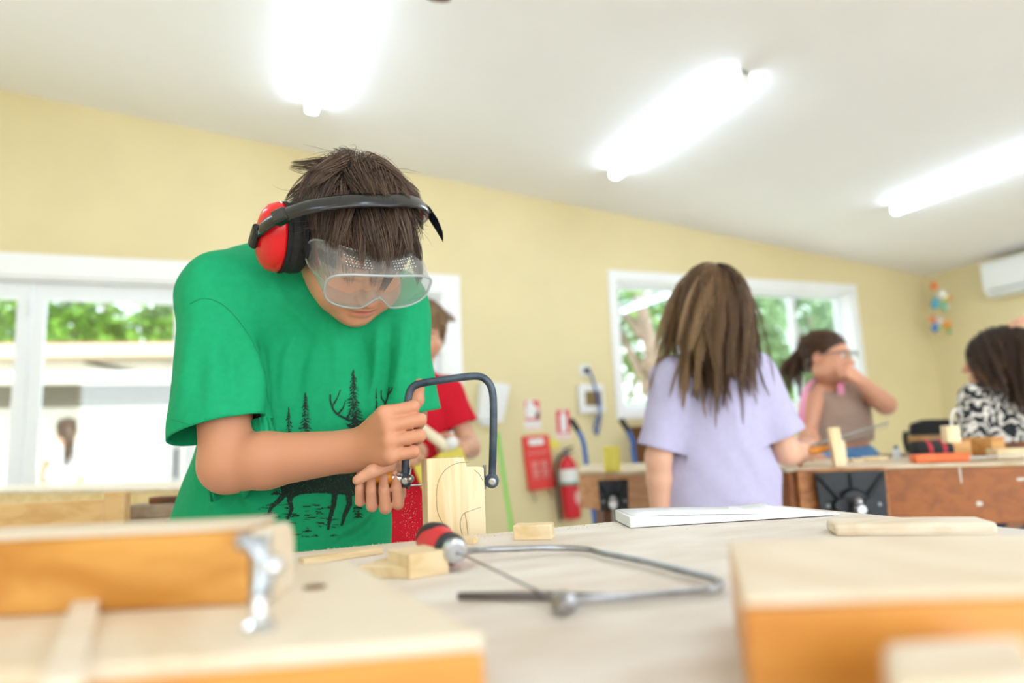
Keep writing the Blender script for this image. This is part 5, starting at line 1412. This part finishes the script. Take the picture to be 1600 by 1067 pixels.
# stitched seams
mat('tee_seam', '#0d8a5a', .9)
def seam(L, r=.0007):
    P_ = [on_shirt(x, y, .0006) for x, y in bez([(a_, b_, 0) for a_, b_ in L], 60)[:, :2]]; P_ = [p for p in P_ if p is not None]
    if len(P_) > 3: part('seam', 'tee_seam', shirt, lambda b: b.tube(P_, r, 5))
seam([(297, 474), (318, 466), (345, 474), (372, 500), (395, 535), (412, 580), (420, 630)])
seam([(268, 655), (300, 664), (340, 671), (380, 677), (415, 678)])
# hair
boy_hair = dict(R=HR, c=HC, s=HS)
hair_cap(boy, HR, HC, HS, '#1d1613', 1.05, back=1)
hair(boy, HR, HC, HS, st_short, 6500, lambda p, r: (.052 + .022 * (p[:, 1] > .02)) * r.uniform(.65, 1.2, len(p)), '#1d1511', '#7d6250', rad=.00055, seed=3, K=9, lift=.34, clumps=170, clump_w=.75, jitter=.15, layer=(.07, .20))
hair(boy, HR, HC, HS, st_short, 420, .05, '#2c211b', '#5c463a', rad=.0003, seed=9, K=8, lift=.55, clumps=200, clump_w=.3, jitter=.28, layer=(.12, .26), name='loose_hair')
# ear muffs
mat('muff_red', '#e0141c', .22, spec=.6)
mat('cushion_black', '#141416', .75)
mat('band_black', '#15171b', .2, spec=.6)
muff = thing('ear_muffs', HP(0, 0, .12), 'red and black ear muffs worn by the child in green', 'ear muffs')
for q in (1, -1):
    o = HP(.088, -.004, -.010) if q > 0 else HP(-.066, -.092, -.010); ax = HR @ np.array([q, 0, 0.])
    Rm = HR
    def cup(b, prof):
        n = 26; V = []
        for (dist, ry_, rz_) in prof:
            for j in range(n):
                th = 2 * pi * j / n; V.append(o + ax * dist + HR @ np.array([0, cos(th) * ry_, sin(th) * rz_]))
        k = len(prof); b.add(V, [(i * n + j, i * n + (j + 1) % n, (i + 1) * n + (j + 1) % n, (i + 1) * n + j) for i in range(k - 1) for j in range(n)] + [list(range(n - 1, -1, -1)), [(k - 1) * n + j for j in range(n)]])
    part('ear_cushion', 'cushion_black', muff, lambda b: cup(b, [(-.010, .036, .050), (-.004, .041, .056), (.008, .042, .057), (.016, .040, .055), (.019, .041, .057), (.024, .041, .057)]), smooth=False)
    cp = part('ear_cup', 'muff_red', muff, lambda b: cup(b, [(.0245, .040, .0555), (.030, .0405, .056), (.042, .037, .052), (.050, .029, .042), (.055, .018, .028), (.057, .006, .01)]), smooth=True)
    part('cup_pivot', 'band_black', cp, lambda b: b.lathe(o + ax * .052, ax, [(0, .011), (.008, .011), (.012, .008)], 14))
def bandp(u):                    # u from 0 (right cup) over the crown to 1
    a_ = pi * u; return HP((.150 if u < .5 else .122) * cos(a_), .004 + .062 * sin(a_) - .06 * max(0, u - .5) * 2, -.005 + .118 * sin(a_))
bp_ = [bandp(u) for u in np.linspace(.055, .945, 60)]
wid = np.array([.008 + .0075 * sin(pi * u) ** .6 for u in np.linspace(.02, .98, 60)])
def band(b):
    V = []; n = 10; P_ = np.array(bp_); T_ = np.gradient(P_, axis=0)
    for i in range(len(P_)):
        t_ = nrm(T_[i]); y_ = HR[:, 1]; y_ = nrm(y_ - t_ * (y_ @ t_)); o_ = np.cross(t_, y_)
        for j in range(n):
            th = 2 * pi * j / n; V.append(P_[i] + y_ * cos(th) * wid[i] + o_ * sin(th) * .0042)
    k = len(P_); b.add(V, [(i * n + j, i * n + (j + 1) % n, (i + 1) * n + (j + 1) % n, (i + 1) * n + j) for i in range(k - 1) for j in range(n)] + [list(range(n - 1, -1, -1)), [(k - 1) * n + j for j in range(n)]])
part('headband', 'band_black', muff, band, smooth=True)
for u0_ in (.17, .83):
    part('slider', 'band_black', muff, lambda b: b.obox(bandp(u0_), nrm(bandp(u0_ + .02) - bandp(u0_ - .02)), HR[:, 1], nrm(np.cross(bandp(u0_ + .02) - bandp(u0_ - .02), HR[:, 1])), .012, .0135, .006), bevel=.003)
for q in (1, -1):
    part('stirrup_tip', 'black_plastic', muff, lambda b: b.tube([HP(.149 if q > 0 else -.123, .003 if q > 0 else -.085, .010), HP(.151 if q > 0 else -.122, .0 if q > 0 else -.09, -.020)], [.010, .0105], 12, flat=.62, fn=HR[:, 0]))
    part('stirrup', 'band_black', muff, lambda b: b.tube([bandp(.055 if q > 0 else .945), HP(.146 if q > 0 else -.122, .0 if q > 0 else -.088, -.004)], [.0085, .0075], 12, flat=.6, fn=HR[:, 0]))
# goggles
clear('goggle_plastic', '#f4f8f8', .13, .21, .06, '#f2f4f4')
clear('goggle_lens', '#f2f7f6', .07, .12, .03, '#f4f6f5')
gog = thing('safety_goggles', HP(0, .12, -.03), 'clear plastic safety goggles worn by the child in green', 'goggles')
def outline(hw, zt_, zb_, notch, nh, n=64):
    L = []
    for i in range(n):
        a_ = 2 * pi * i / n; ca, sa = cos(a_), sin(a_)
        x = hw * math.copysign(abs(ca) ** .55, ca); z = (zt_ if sa > 0 else -zb_) * abs(sa) ** .62
        if sa < 0 and abs(x) < notch: z += nh * (.5 + .5 * cos(pi * x / notch))
        L.append((x, z))
    return L
o_f, o_b = outline(.080, .026, .036, .026, .022), outline(.086, .034, .042, .024, .020)
yf = lambda x: .133 - 1.4 * x * x
yb = lambda x: .094 - 7.2 * x * x
def body_g(b):
    V = []; n = 64
    for k_ in range(6):
        u = k_ / 5
        for (xf, zf), (xb2, zb2) in zip(o_f, o_b):
            x = xb2 + (xf - xb2) * u; z = zb2 + (zf - zb2) * u; y = yb(xb2) + (yf(xf) - yb(xb2)) * u
            V.append(HP(x, y, z + .006))
    b.add(V, [(i * n + j, i * n + (j + 1) % n, (i + 1) * n + (j + 1) % n, (i + 1) * n + j) for i in range(5) for j in range(n)])
part('goggle_body', 'goggle_plastic', gog, body_g, smooth=True, weld=False)
def lens_g(b):
    V = [HP(0, yf(0), .006)]; n = 64
    for s_ in (.5, .93, 1.0):
        V += [HP(x * s_, yf(x * s_) + (.0025 if s_ == .93 else 0), z * s_ + .006) for x, z in o_f]
    b.add(V, [(0, 1 + j, 1 + (j + 1) % n) for j in range(n)] + [(1 + i * n + j, 1 + (i + 1) * n + j, 1 + (i + 1) * n + (j + 1) % n, 1 + i * n + (j + 1) % n) for i in range(2) for j in range(n)])
part('lens', 'goggle_lens', gog, lens_g, smooth=True, weld=False)
clear('goggle_rim', '#e6eef0', .25, .35, .1, '#eef2f2')
part('lens_rim', 'goggle_rim', gog, lambda b: b.tube([HP(x, yf(x), z + .006) for x, z in o_f + o_f[:1]], .0020, 6, cap=False), smooth=True)
part('face_seal', 'goggle_rim', gog, lambda b: b.tube([HP(x, yb(x), z + .006) for x, z in o_b + o_b[:1]], .0013, 6, cap=False), smooth=True)
def vents(b):
    for q in (-1, 1):
        for i in range(9):
            for j in range(4):
                x = q * (.018 + i * .0042); u = .35 + j * .12
                z = .034 + (.026 - .034) * u; y = yb(x) + (yf(x) - yb(x)) * u
                b.ball(HP(x, y, z + .0065), .0008, 3)
part('vent_dots', 'off_white', gog, vents, weld=False)
def strap(b, L, w_=.0075, th=.0011):
    P_ = bez(L, 50); T_ = np.gradient(P_, axis=0); V = []
    for i in range(len(P_)):
        t_ = nrm(T_[i]); o_ = nrm(P_[i] - HP(0, -.012, .02)); o_ = nrm(o_ - t_ * (o_ @ t_)); s_ = np.cross(t_, o_)
        V += [P_[i] + s_ * w_ + o_ * th, P_[i] - s_ * w_ + o_ * th, P_[i] - s_ * w_ - o_ * th, P_[i] + s_ * w_ - o_ * th]
    k = len(P_); b.add(V, [(4 * i + j, 4 * i + (j + 1) % 4, 4 * i + 4 + (j + 1) % 4, 4 * i + 4 + j) for i in range(k - 1) for j in range(4)] + [(3, 2, 1, 0), (4 * k - 4, 4 * k - 3, 4 * k - 2, 4 * k - 1)])
part('strap', 'cushion_black', gog, lambda b: strap(b, [HP(.086, .046, .004), HP(.094, .028, .024), HP(.095, .008, .046), HP(.072, -.02, .070), HP(.050, -.06, .074), HP(.03, -.09, .064), HP(0, -.112, .068), HP(-.035, -.105, .066), HP(-.068, -.07, .058), HP(-.087, -.02, .040), HP(-.089, .02, .020), HP(-.084, .046, .008)]))
part('strap_clip', 'cushion_black', gog, lambda b: b.obox(HP(.086, .045, .006), HR[:, 1], HR[:, 2], HR[:, 0], .008, .010, .004), bevel=.002)
TLo = [(650, 311), (660, 314), (672, 324), (684, 342), (692, 362), (692.5, 379), (681, 360), (670, 343), (657, 327)]
TP_ = [atD(x, y, 1.075 - .0006 * (x - 650)) for x, y in TLo]
part('strap_tail', 'band_black', gog, lambda b: b.add(TP_ + [p + FW * .0025 for p in TP_], [list(range(9)), list(range(17, 8, -1))] + [(i, (i + 1) % 9, 9 + (i + 1) % 9, 9 + i) for i in range(9)]), weld=False)

# ================================================================== the other people
def figure(label, R, hc, hs, skin, neck, arms, torso, fdir, fs, shirt, pel, trousers, cloth_name='tee_shirt', sleeves=(), shoulder_r=.045, neck_cut=.3, neck_r=.07, hem=None, h=.0055, fold=(), hands=None, facing=None, cloth_col=None, shoe='shoe_dark', ears=True, wob=.003, skin_torso=None):
    """a standing person: head, arms with hands, hidden trunk in one body mesh; shirt, trousers and shoes as clothing"""
    t = thing('person', np.asarray(pel) * [1, 1, 0], label, 'person')
    L = [head_mesh(R, hc, hs, skin, neck_to=neck, h=.0034, ears=ears)]
    for (S, E, W, hd_) in arms:
        v = Vol(*bounds([S, E, W, W + nrm(hd_['d']) * .13, W + nrm(hd_['n']) * .08], .06), .0038)
        arm(v, S, E, W, hd_.get('r', (.040, .034, .035, .024)))
        d = nrm(hd_['d']); n = np.asarray(hd_['n'], float); n = nrm(n - d * (n @ d)); th = np.cross(d, n) * hd_.get('side', 1)
        hand(v, np.asarray(W), d, n, th, hd_.get('curl', (45, 50, 30)), .9, thumb=hd_.get('thumb'))
        V, Fq = v.skin(1); L.append((V, Fq, skin_col(V, skin)))
    v = Vol(*bounds([p for p, r in torso] + [pel, neck], .2), .010)
    for (p, r), (q, r2) in zip(torso, torso[1:]): v.cone(p, q, r - .022, r2 - .022, k=.03, fl=fdir, fs=fs)
    v.cone(arms[0][0], arms[1][0], .042, k=.04); v.cone(torso[0][0], neck, .07, .048, k=.03); v.cone(torso[-1][0], pel, torso[-1][1] - .035, .09, k=.03, fl=fdir, fs=fs)
    V, Fq = v.skin(1); L.append((V, Fq, skin_col(V, skin)))
    V, Fq, C = join(L); mesh_obj('body', V, Fq, 'skin', t, True, col=C)
    lo = [p for p, r in torso] + [a[0] for a in arms] + [neck] + [s[1] for s in sleeves]
    v = Vol(*bounds(lo, .20), h)
    for (p, r), (q, r2) in zip(torso, torso[1:]): v.cone(p, q, r, r2, k=.03, fl=fdir, fs=fs)
    v.cone(arms[0][0], arms[1][0], shoulder_r, k=.05)
    v.cone(torso[0][0], neck, .075, .055, k=.04)
    for (S, H, r0, r1) in sleeves:
        v.cone(S, H, r0, r1, k=.035); v.cone(H, H + nrm(np.asarray(H) - S) * .03, r1, k=.01)
    V, Fq = v.skin(2)
    V = folds(V, Fq, fold) if fold else V
    V = wobble(V, Fq, wob, 30, 11)
    for (S, H, r0, r1) in sleeves: V, Fq = cut(V, Fq, H, nrm(np.asarray(H) - S), rad=r1 * 1.6)
    V, Fq = cut(V, Fq, neck + (hc - neck) * neck_cut, nrm(hc - neck), rad=neck_r)
    if hem is not None: V, Fq = cut(V, Fq, hem, np.array([0, 0, -1.]))
    cl = cloth(cloth_name, V, Fq, shirt, t, col=None if cloth_col is None else cloth_col(V))
    legs(t, pel, cv(1, 0, 0), facing if facing is not None else -FW, trousers, shoe)
    return t, cl
mat('tee_red', '#d3152e', .8, var=.08, vscale=60, bump=.1, bscale=500, spec=.25)
mat('tee_lavender', '#bfbada', .85, var=.05, vscale=60, bump=.1, bscale=500, spec=.25)
mat('top_tan', '#b39a8b', .85, var=.12, vscale=60, bump=.12, bscale=300, stretch=(1, 1, 6))
mat('denim', '#4d82ba', .85, col2='#7fa9d2', vscale=12)
mat('denim_dark', '#3b4d6b', .85, var=.2)
mat('cotton_white', '#f2f1f4', .85)
mat('pants_grey', '#6d6d75', .85)
mat('pink_plastic', '#f09cc2', .4)
# zigzag black and white cloth
m, nt, bs = _new('zigzag_cloth'); M['zigzag_cloth'] = m
tc = nt.nodes.new('ShaderNodeTexCoord'); wv = nt.nodes.new('ShaderNodeTexWave'); wv.wave_type = 'BANDS'; wv.bands_direction = 'DIAGONAL'
wv.inputs['Scale'].default_value = 11; wv.inputs['Distortion'].default_value = 14; wv.inputs['Detail'].default_value = 1.5; wv.inputs['Detail Scale'].default_value = 2.2
rp = nt.nodes.new('ShaderNodeValToRGB'); rp.color_ramp.interpolation = 'LINEAR'
rp.color_ramp.elements[0].color = hexc('#23262c'); rp.color_ramp.elements[1].color = hexc('#e6e2da'); rp.color_ramp.elements[0].position = .52; rp.color_ramp.elements[1].position = .60
nt.links.new(tc.outputs['Object'], wv.inputs['Vector']); nt.links.new(wv.outputs['Fac'], rp.inputs[0]); nt.links.new(rp.outputs[0], bs.inputs['Base Color']); bs.inputs['Roughness'].default_value = .85
# striped white top
m, nt, bs = _new('striped_white'); M['striped_white'] = m
tc = nt.nodes.new('ShaderNodeTexCoord'); wv = nt.nodes.new('ShaderNodeTexWave'); wv.bands_direction = 'Z'; wv.inputs['Scale'].default_value = 7
rp = nt.nodes.new('ShaderNodeValToRGB'); rp.color_ramp.elements[0].color = hexc('#cfcfe0'); rp.color_ramp.elements[1].color = hexc('#f6f5f8'); rp.color_ramp.elements[0].position = .2; rp.color_ramp.elements[1].position = .35
nt.links.new(tc.outputs['Object'], wv.inputs['Vector']); nt.links.new(wv.outputs['Fac'], rp.inputs[0]); nt.links.new(rp.outputs[0], bs.inputs['Base Color'])
K = 1.0
# ---- child in red behind the boy
D = 2.45; a = lambda x, y, dd=0: atD(x, y, D + dd)
R = head_frame(6, 20, 0); hc = a(663, 514); hs = .88
red, _ = figure('child in a red T-shirt behind the boy in green holding a yellow dustpan', R, hc, hs, '#dba98c', a(655, 590, .06),
    [(a(614, 612, .06), a(592, 700, .02), a(632, 716, -.10), dict(d=cv(.8, .1, -.3), n=cv(0, .6, -.6), side=1)),
     (a(700, 612, .06), a(735, 700, .02), a(726, 700, -.10), dict(d=cv(-.85, -.05, -.2), n=cv(-.1, -.2, .9), side=-1, curl=(55, 70, 40)))],
    [(a(656, 650, .06), .125), (a(656, 760, .06), .13), (a(654, 850, .07), .135)], FW, .66, 'tee_red', a(654, 900, .08) * [1, 1, 0] + np.array([0, 0, .48]), 'denim_dark',
    sleeves=[(a(700, 612, .06), a(722, 664, .04), .052, .062), (a(614, 612, .06), a(596, 664, .04), .052, .062)], hem=a(654, 870, .06), neck_cut=.2)
hair_cap(red, R, hc, hs, '#6f543b', 1.06, back=1)
hair(red, R, hc, hs, st_short, 2400, lambda p, r: np.where(p[:, 1] > .02, .035, .075) * r.uniform(.8, 1.15, len(p)), '#7b5d41', '#c9a57a', rad=.0008, seed=12, K=9, lift=.3, clumps=90, clump_w=.8, jitter=.16, gravity=.25, layer=(.06, .15), nape=.004)
mat('cream_plastic', '#efe3c4', .45)
t = thing('dustpan', a(690, 720, -.16), 'yellow dustpan with a cream handle held by the child in red', 'dustpan')
part('handle', 'cream_plastic', t, lambda b: b.tube([a(650, 662, -.18), a(690, 692, -.16), a(700, 700, -.155)], [.017, .018, .02], 12), smooth=True)
part('handle_cap', 'off_white', t, lambda b: b.ball(a(706, 692, -.16), .022, 8), smooth=True)
arcp = [(646, 728), (664, 724), (682, 714), (694, 700), (702, 692), (722, 702), (728, 724), (722, 760), (660, 764)]
P_ = [a(x, y, -.15 + .02 * (x > 700)) for x, y in arcp]
part('pan', 'yellow_plastic', t, lambda b: b.add(P_ + [p + FW * .03 for p in P_], [list(range(9)), list(range(17, 8, -1))] + [(i, (i + 1) % 9, 9 + (i + 1) % 9, 9 + i) for i in range(9)]), weld=False)
# ---- girl in lavender, seen from behind
D = 1.92; a = lambda x, y, dd=0: atD(x, y, D + dd)
R = head_frame(168, 4, 0); hc = a(1112, 478); hs = .97
SLv, SRv = a(1052, 590), a(1176, 582, .04)
lav, _ = figure('long-haired child in a lavender T-shirt seen from behind at the brown bench', R, hc, hs, '#e3b196', a(1116, 560, .02),
    [(SLv, a(1029, 715, -.02), a(1034, 830, .02), dict(d=cv(.05, -1, .1), n=cv(1, 0, 0), side=1)),
     (SRv, a(1230, 706, .0), a(1252, 705, .16), dict(d=cv(.75, -.05, .5), n=cv(-.2, .1, .7), side=-1, curl=(60, 80, 45)))],
    [(a(1114, 640, .02), .150), (a(1126, 740, .02), .158), (a(1132, 840, .03), .165)], FW, .62, 'tee_lavender', a(1130, 900, .04) * [1, 1, 0] + np.array([0, 0, .70]), 'denim_dark',
    sleeves=[(SRv, a(1222, 680, .02), .060, .064), (SLv, a(1026, 700, -.02), .052, .052)], shoulder_r=.052, hem=a(1130, 850), neck_cut=.30, facing=FW,
    fold=[(a(1195, 770, -.09), a(1150, 690, -.1), .02, -.008), (a(1090, 640, -.1), a(1100, 780, -.1), .014, .005), (a(1060, 660, -.09), a(1075, 790, -.09), .014, -.006), (a(1140, 600, -.1), a(1165, 700, -.08), .014, .006), (a(1180, 610, -.06), a(1176, 680, -.08), .012, -.008), (a(1120, 780, -.1), a(1200, 790, -.08), .016, .006)])
hair_cap(lav, R, hc, hs, '#3d2c20', 1.07, back=1)
bodyl = [(a(1118, 640, .02), np.array([.16, .112, .13])), (SLv, np.array([.06, .06, .06]))]
hair(lav, R, hc, hs, st_long, 3800, lambda p, r: (.20 + .12 * (p[:, 2] > .0)) * r.uniform(.75, 1.15, len(p)), '#4a3527', '#8f6d4d', rad=.00095, seed=21, K=13, lift=.15, clumps=120, clump_w=.8, jitter=.10, gravity=.8, body=bodyl, nape=.02, layer=(.06, .22))
def st_left(p, nn_, w, r):
    v = np.tile(np.array([-.45, -.25, -.8]), (len(p), 1)); v = v - nn_ * (v * nn_).sum(1)[:, None] * .6; return v / (np.linalg.norm(v, axis=1)[:, None] + 1e-6)
hair(lav, R, hc, hs, st_left, 1100, lambda p, r: .27 * r.uniform(.75, 1.15, len(p)), '#6d5139', '#c09a6d', rad=.00095, seed=23, K=13, lift=.1, clumps=40, clump_w=.8, jitter=.12, gravity=.62, body=bodyl, nape=.02, layer=(.08, .2), cover=lambda p: (p[:, 0] < .02) & (p[:, 1] < .05), name='hair_lock')
hw = a(1274, 704, .16)
t = thing('coping_saw', hw, 'coping saw with an orange handle in the hand of the child in lavender', 'saw')
part('handle', 'handle_orange', t, lambda b: b.lathe(hw - cv(.03, 0, .02), nrm(cv(.8, .08, .3)), [(0, .008), (.02, .011), (.06, .011), (.075, .008)], 14))
hs0, hs1 = a(1276, 694, .16), a(1388, 660, .3)
part('saw_frame', 'steel', t, lambda b: b.tube(bez([a(1274, 702, .17), hs0, hs0 * .5 + hs1 * .5, hs1], 20), .0035, 8), smooth=True)
part('blade', 'steel', t, lambda b: b.tube([a(1284, 700, .18), hs1 - cv(0, .012, 0)], .0012, 6))
# ---- girl with glasses behind the bench
D = 2.85; a = lambda x, y, dd=0: atD(x, y, D + dd)
R = head_frame(40, -4, -3); hc = a(1293, 556); hs = .92
SA, SB = a(1276, 612, .03), a(1346, 610, .05)
tan, top_ = figure('child with glasses and tan crop top holding one hand to the mouth', R, hc, hs, '#d9a083', a(1303, 596, .05),
    [(SA, a(1262, 675, -.02), a(1276, 715, -.14), dict(d=cv(.3, -.8, -.4), n=cv(.6, 0, .6), side=1)),
     (SB, a(1384, 632, -.07), a(1343, 594, -.12), dict(d=cv(-.72, .60, -.05), n=cv(-.3, -.4, .8), side=-1, curl=(60, 80, 40), r=(.042, .037, .036, .025)))],
    [(a(1312, 640, .06), .125), (a(1316, 668, .06), .120), (a(1318, 688, .06), .118)], FW, .66, 'top_tan', a(1322, 730, .07), 'denim', cloth_name='crop_top', shoulder_r=.040, hem=a(1318, 690, .06), neck_cut=.05, neck_r=.085,
    fold=[(a(1275, 650, -.03), a(1350, 645, -.02), .01, .004), (a(1280, 660, -.03), a(1350, 668, -.02), .01, -.004), (a(1282, 630, -.03), a(1345, 622, -.02), .01, .004)], facing=-FW)
hair_cap(tan, R, hc, hs, '#3a271d', 1.05, back=1)
def st_back(p, nn_, w, r):
    v = np.array([0, -.105, .02]) - p; v = v - nn_ * (v * nn_).sum(1)[:, None]; return v / (np.linalg.norm(v, axis=1)[:, None] + 1e-6)
hair(tan, R, hc, hs, st_back, 2200, .10, '#3c291e', '#7a5740', rad=.0009, seed=31, K=8, lift=.03, clumps=80, clump_w=.5, jitter=.04, layer=(.03, .08))
pt = HPf = R @ (np.array([0, -.11, .0]) * hs) + hc
tailp = lambda p, r: .22 * r.uniform(.8, 1.1, len(p))
hair(tan, R, hc, hs, st_back, 700, tailp, '#3a281d', '#6d4c37', rad=.001, seed=32, K=10, lift=.2, clumps=20, clump_w=.85, jitter=.06, gravity=.9, cover=lambda p: (p[:, 1] < -.085), name='ponytail', layer=(.05, .1), nape=.02)
eyes(tan, R, hc, hs, (.1, -.1))
mat('glasses_frame', '#4a5568', .3)
t = thing('eye_glasses', R @ (np.array([0, .1, 0]) * hs) + hc, 'clear safety glasses worn by the child in the tan top', 'glasses')
Tp = lambda x, y, z: R @ (np.array([x, y, z]) * hs) + hc
for q in (-1, 1):
    part('lens', 'goggle_lens', t, lambda b: b.add([Tp(q * x, .117 - 2.2 * x * x, z) for x, z in ((.006, .010), (.035, .016), (.062, .012), (.062, -.014), (.035, -.024), (.010, -.016))], [(0, 1, 2, 3, 4, 5)]), weld=False)
    part('temple', 'glasses_frame', t, lambda b: b.tube([Tp(q * .062, .109, .008), Tp(q * .080, .07, .008), Tp(q * .083, -.01, .004)], .0028, 6))
part('brow_bar', 'glasses_frame', t, lambda b: b.tube([Tp(x, .118 - 2.2 * x * x, .013 - 2 * x * x) for x in np.linspace(-.062, .062, 15)], .0026, 6), smooth=True)
t = thing('pink_ear_muffs', a(1290, 600, -.03), 'pink ear muffs hanging around the neck of the child in the tan top', 'ear muffs')
part('band', 'pink_plastic', t, lambda b: b.tube(bez([a(1254, 690, -.02), a(1252, 650, -.03), a(1258, 612, -.02), a(1272, 594, .04), a(1296, 590, .10), a(1312, 592, .02), a(1314, 600, -.055), a(1314, 616, -.06)], 50), .014, 8, flat=.5), smooth=True)
part('ear_cup', 'pink_plastic', t, lambda b: b.ball(a(1255, 692, -.02), (.026, .02, .036), 8), smooth=True)
# ---- girl in the zigzag top
D = 2.5; a = lambda x, y, dd=0: atD(x, y, D + dd)
R = head_frame(-128, 6, 0); hc = a(1560, 560); hs = .97
SA, SB = a(1524, 622, .0), a(1612, 628, .06)
zig, _ = figure('dark-haired child in a black and white patterned top at the bench end', R, hc, hs, '#d6a082', a(1566, 610, .03),
    [(SA, a(1520, 700, -.04), a(1500, 715, -.16), dict(d=cv(-.7, -.1, -.5), n=cv(0, -.8, .2), side=1)),
     (SB, a(1636, 700, .02), a(1620, 730, -.1), dict(d=cv(-.5, -.3, -.6), n=cv(0, -.8, .2), side=-1))],
    [(a(1566, 660, .03), .128), (a(1568, 720, .03), .132), (a(1568, 780, .04), .138)], FW, .68, 'zigzag_cloth', a(1568, 830, .05) * [1, 1, 0] + np.array([0, 0, .66]), 'denim_dark', cloth_name='patterned_top',
    sleeves=[(SA, a(1516, 690, -.03), .052, .05), (SB, a(1630, 690, .04), .052, .05)], shoulder_r=.048, hem=a(1568, 790), neck_cut=.25, facing=cv(-.8, 0, .3))
hair_cap(zig, R, hc, hs, '#241a16', 1.07, back=1)
bodyz = [(a(1566, 665, .03), np.array([.15, .12, .12])), (SA, np.array([.065, .065, .065])), (SB, np.array([.065, .065, .065]))]
hair(zig, R, hc, hs, st_long, 2600, lambda p, r: .21 * r.uniform(.75, 1.2, len(p)), '#2a1f1a', '#5e4838', rad=.0012, seed=41, K=12, lift=.2, clumps=90, clump_w=.8, jitter=.12, gravity=.7, body=bodyz, nape=.02, layer=(.06, .24))
# ---- person just outside the frame, only fingertips reach in
D = 2.35; a = lambda x, y, dd=0: atD(x, y, D + dd)
R = head_frame(-70, 5, 0); hc = a(1745, 470); hs = .97
SA, SB = a(1705, 560, .0), a(1800, 565, .04)
off, _ = figure('person standing past the patterned top, a raised hand reaching towards the air conditioner', R, hc, hs, '#e0ab92', a(1755, 545, .03),
    [(SA, a(1668, 600, -.05), a(1640, 512, -.05), dict(d=cv(-.86, .42, .0), n=cv(-.3, -.8, .0), side=1, curl=(25, 30, 20))),
     (SB, a(1820, 680, .0), a(1800, 770, -.1), dict(d=cv(-.2, -.9, -.3), n=cv(-1, 0, 0), side=-1))],
    [(a(1755, 620, .03), .14), (a(1755, 720, .03), .14), (a(1755, 800, .04), .145)], FW, .66, 'cotton_white', a(1755, 850, .05) * [1, 1, 0] + np.array([0, 0, .7]), 'pants_grey',
    sleeves=[(SA, a(1684, 586, -.03), .054, .055), (SB, a(1812, 640, .02), .054, .056)], hem=a(1755, 830), facing=cv(-1, 0, .2))
hair_cap(off, R, hc, hs, '#4a3626', 1.08, back=1)
hair(off, R, hc, hs, st_short, 1200, .06, '#3d2d20', '#6d5440', rad=.001, seed=51, K=7, clumps=60, layer=(.06, .2))
# ---- girl outside with a ponytail
D = 6.4; a = lambda x, y, dd=0: atD(x, y, D + dd)
R = head_frame(-140, 8, 0); hc = a(104, 674); hs = 1.0
SA, SB = a(86, 706), a(124, 706, .05)
gout, _ = figure('child with a long ponytail and striped white top walking outside the folding doors', R, hc, hs, '#d9a58c', a(105, 697, .03),
    [(SA, a(72, 722, .05), a(66, 738, .1), dict(d=cv(-.3, -.9, .2), n=cv(1, 0, 0), side=1)), (SB, a(128, 726, .05), a(126, 748, .0), dict(d=cv(0, -1, 0), n=cv(-1, 0, 0), side=-1))],
    [(a(105, 716, .03), .125), (a(105, 735, .03), .12), (a(105, 756, .03), .13)], FW, .68, 'striped_white', a(104, 776, .03), 'pink_plastic', cloth_name='striped_top',
    sleeves=[(SA, a(80, 714, .02), .05, .05), (SB, a(127, 717, .05), .05, .05)], hem=a(105, 766, .03), h=.012, facing=FW)
hair_cap(gout, R, hc, hs, '#4a3028', 1.07, back=1)
hair(gout, R, hc, hs, st_back, 900, .1, '#4a3028', '#7a5648', rad=.0016, seed=61, K=7, lift=.05, clumps=40, layer=(.04, .1), nape=.02)
hair(gout, R, hc, hs, st_back, 600, lambda p, r: .42 * r.uniform(.85, 1.1, len(p)), '#4a3028', '#7a5648', rad=.0022, seed=62, K=12, lift=.4, clumps=12, clump_w=.9, jitter=.05, gravity=.95, cover=lambda p: p[:, 1] < -.08, name='ponytail', layer=(.1, .2), nape=.03)
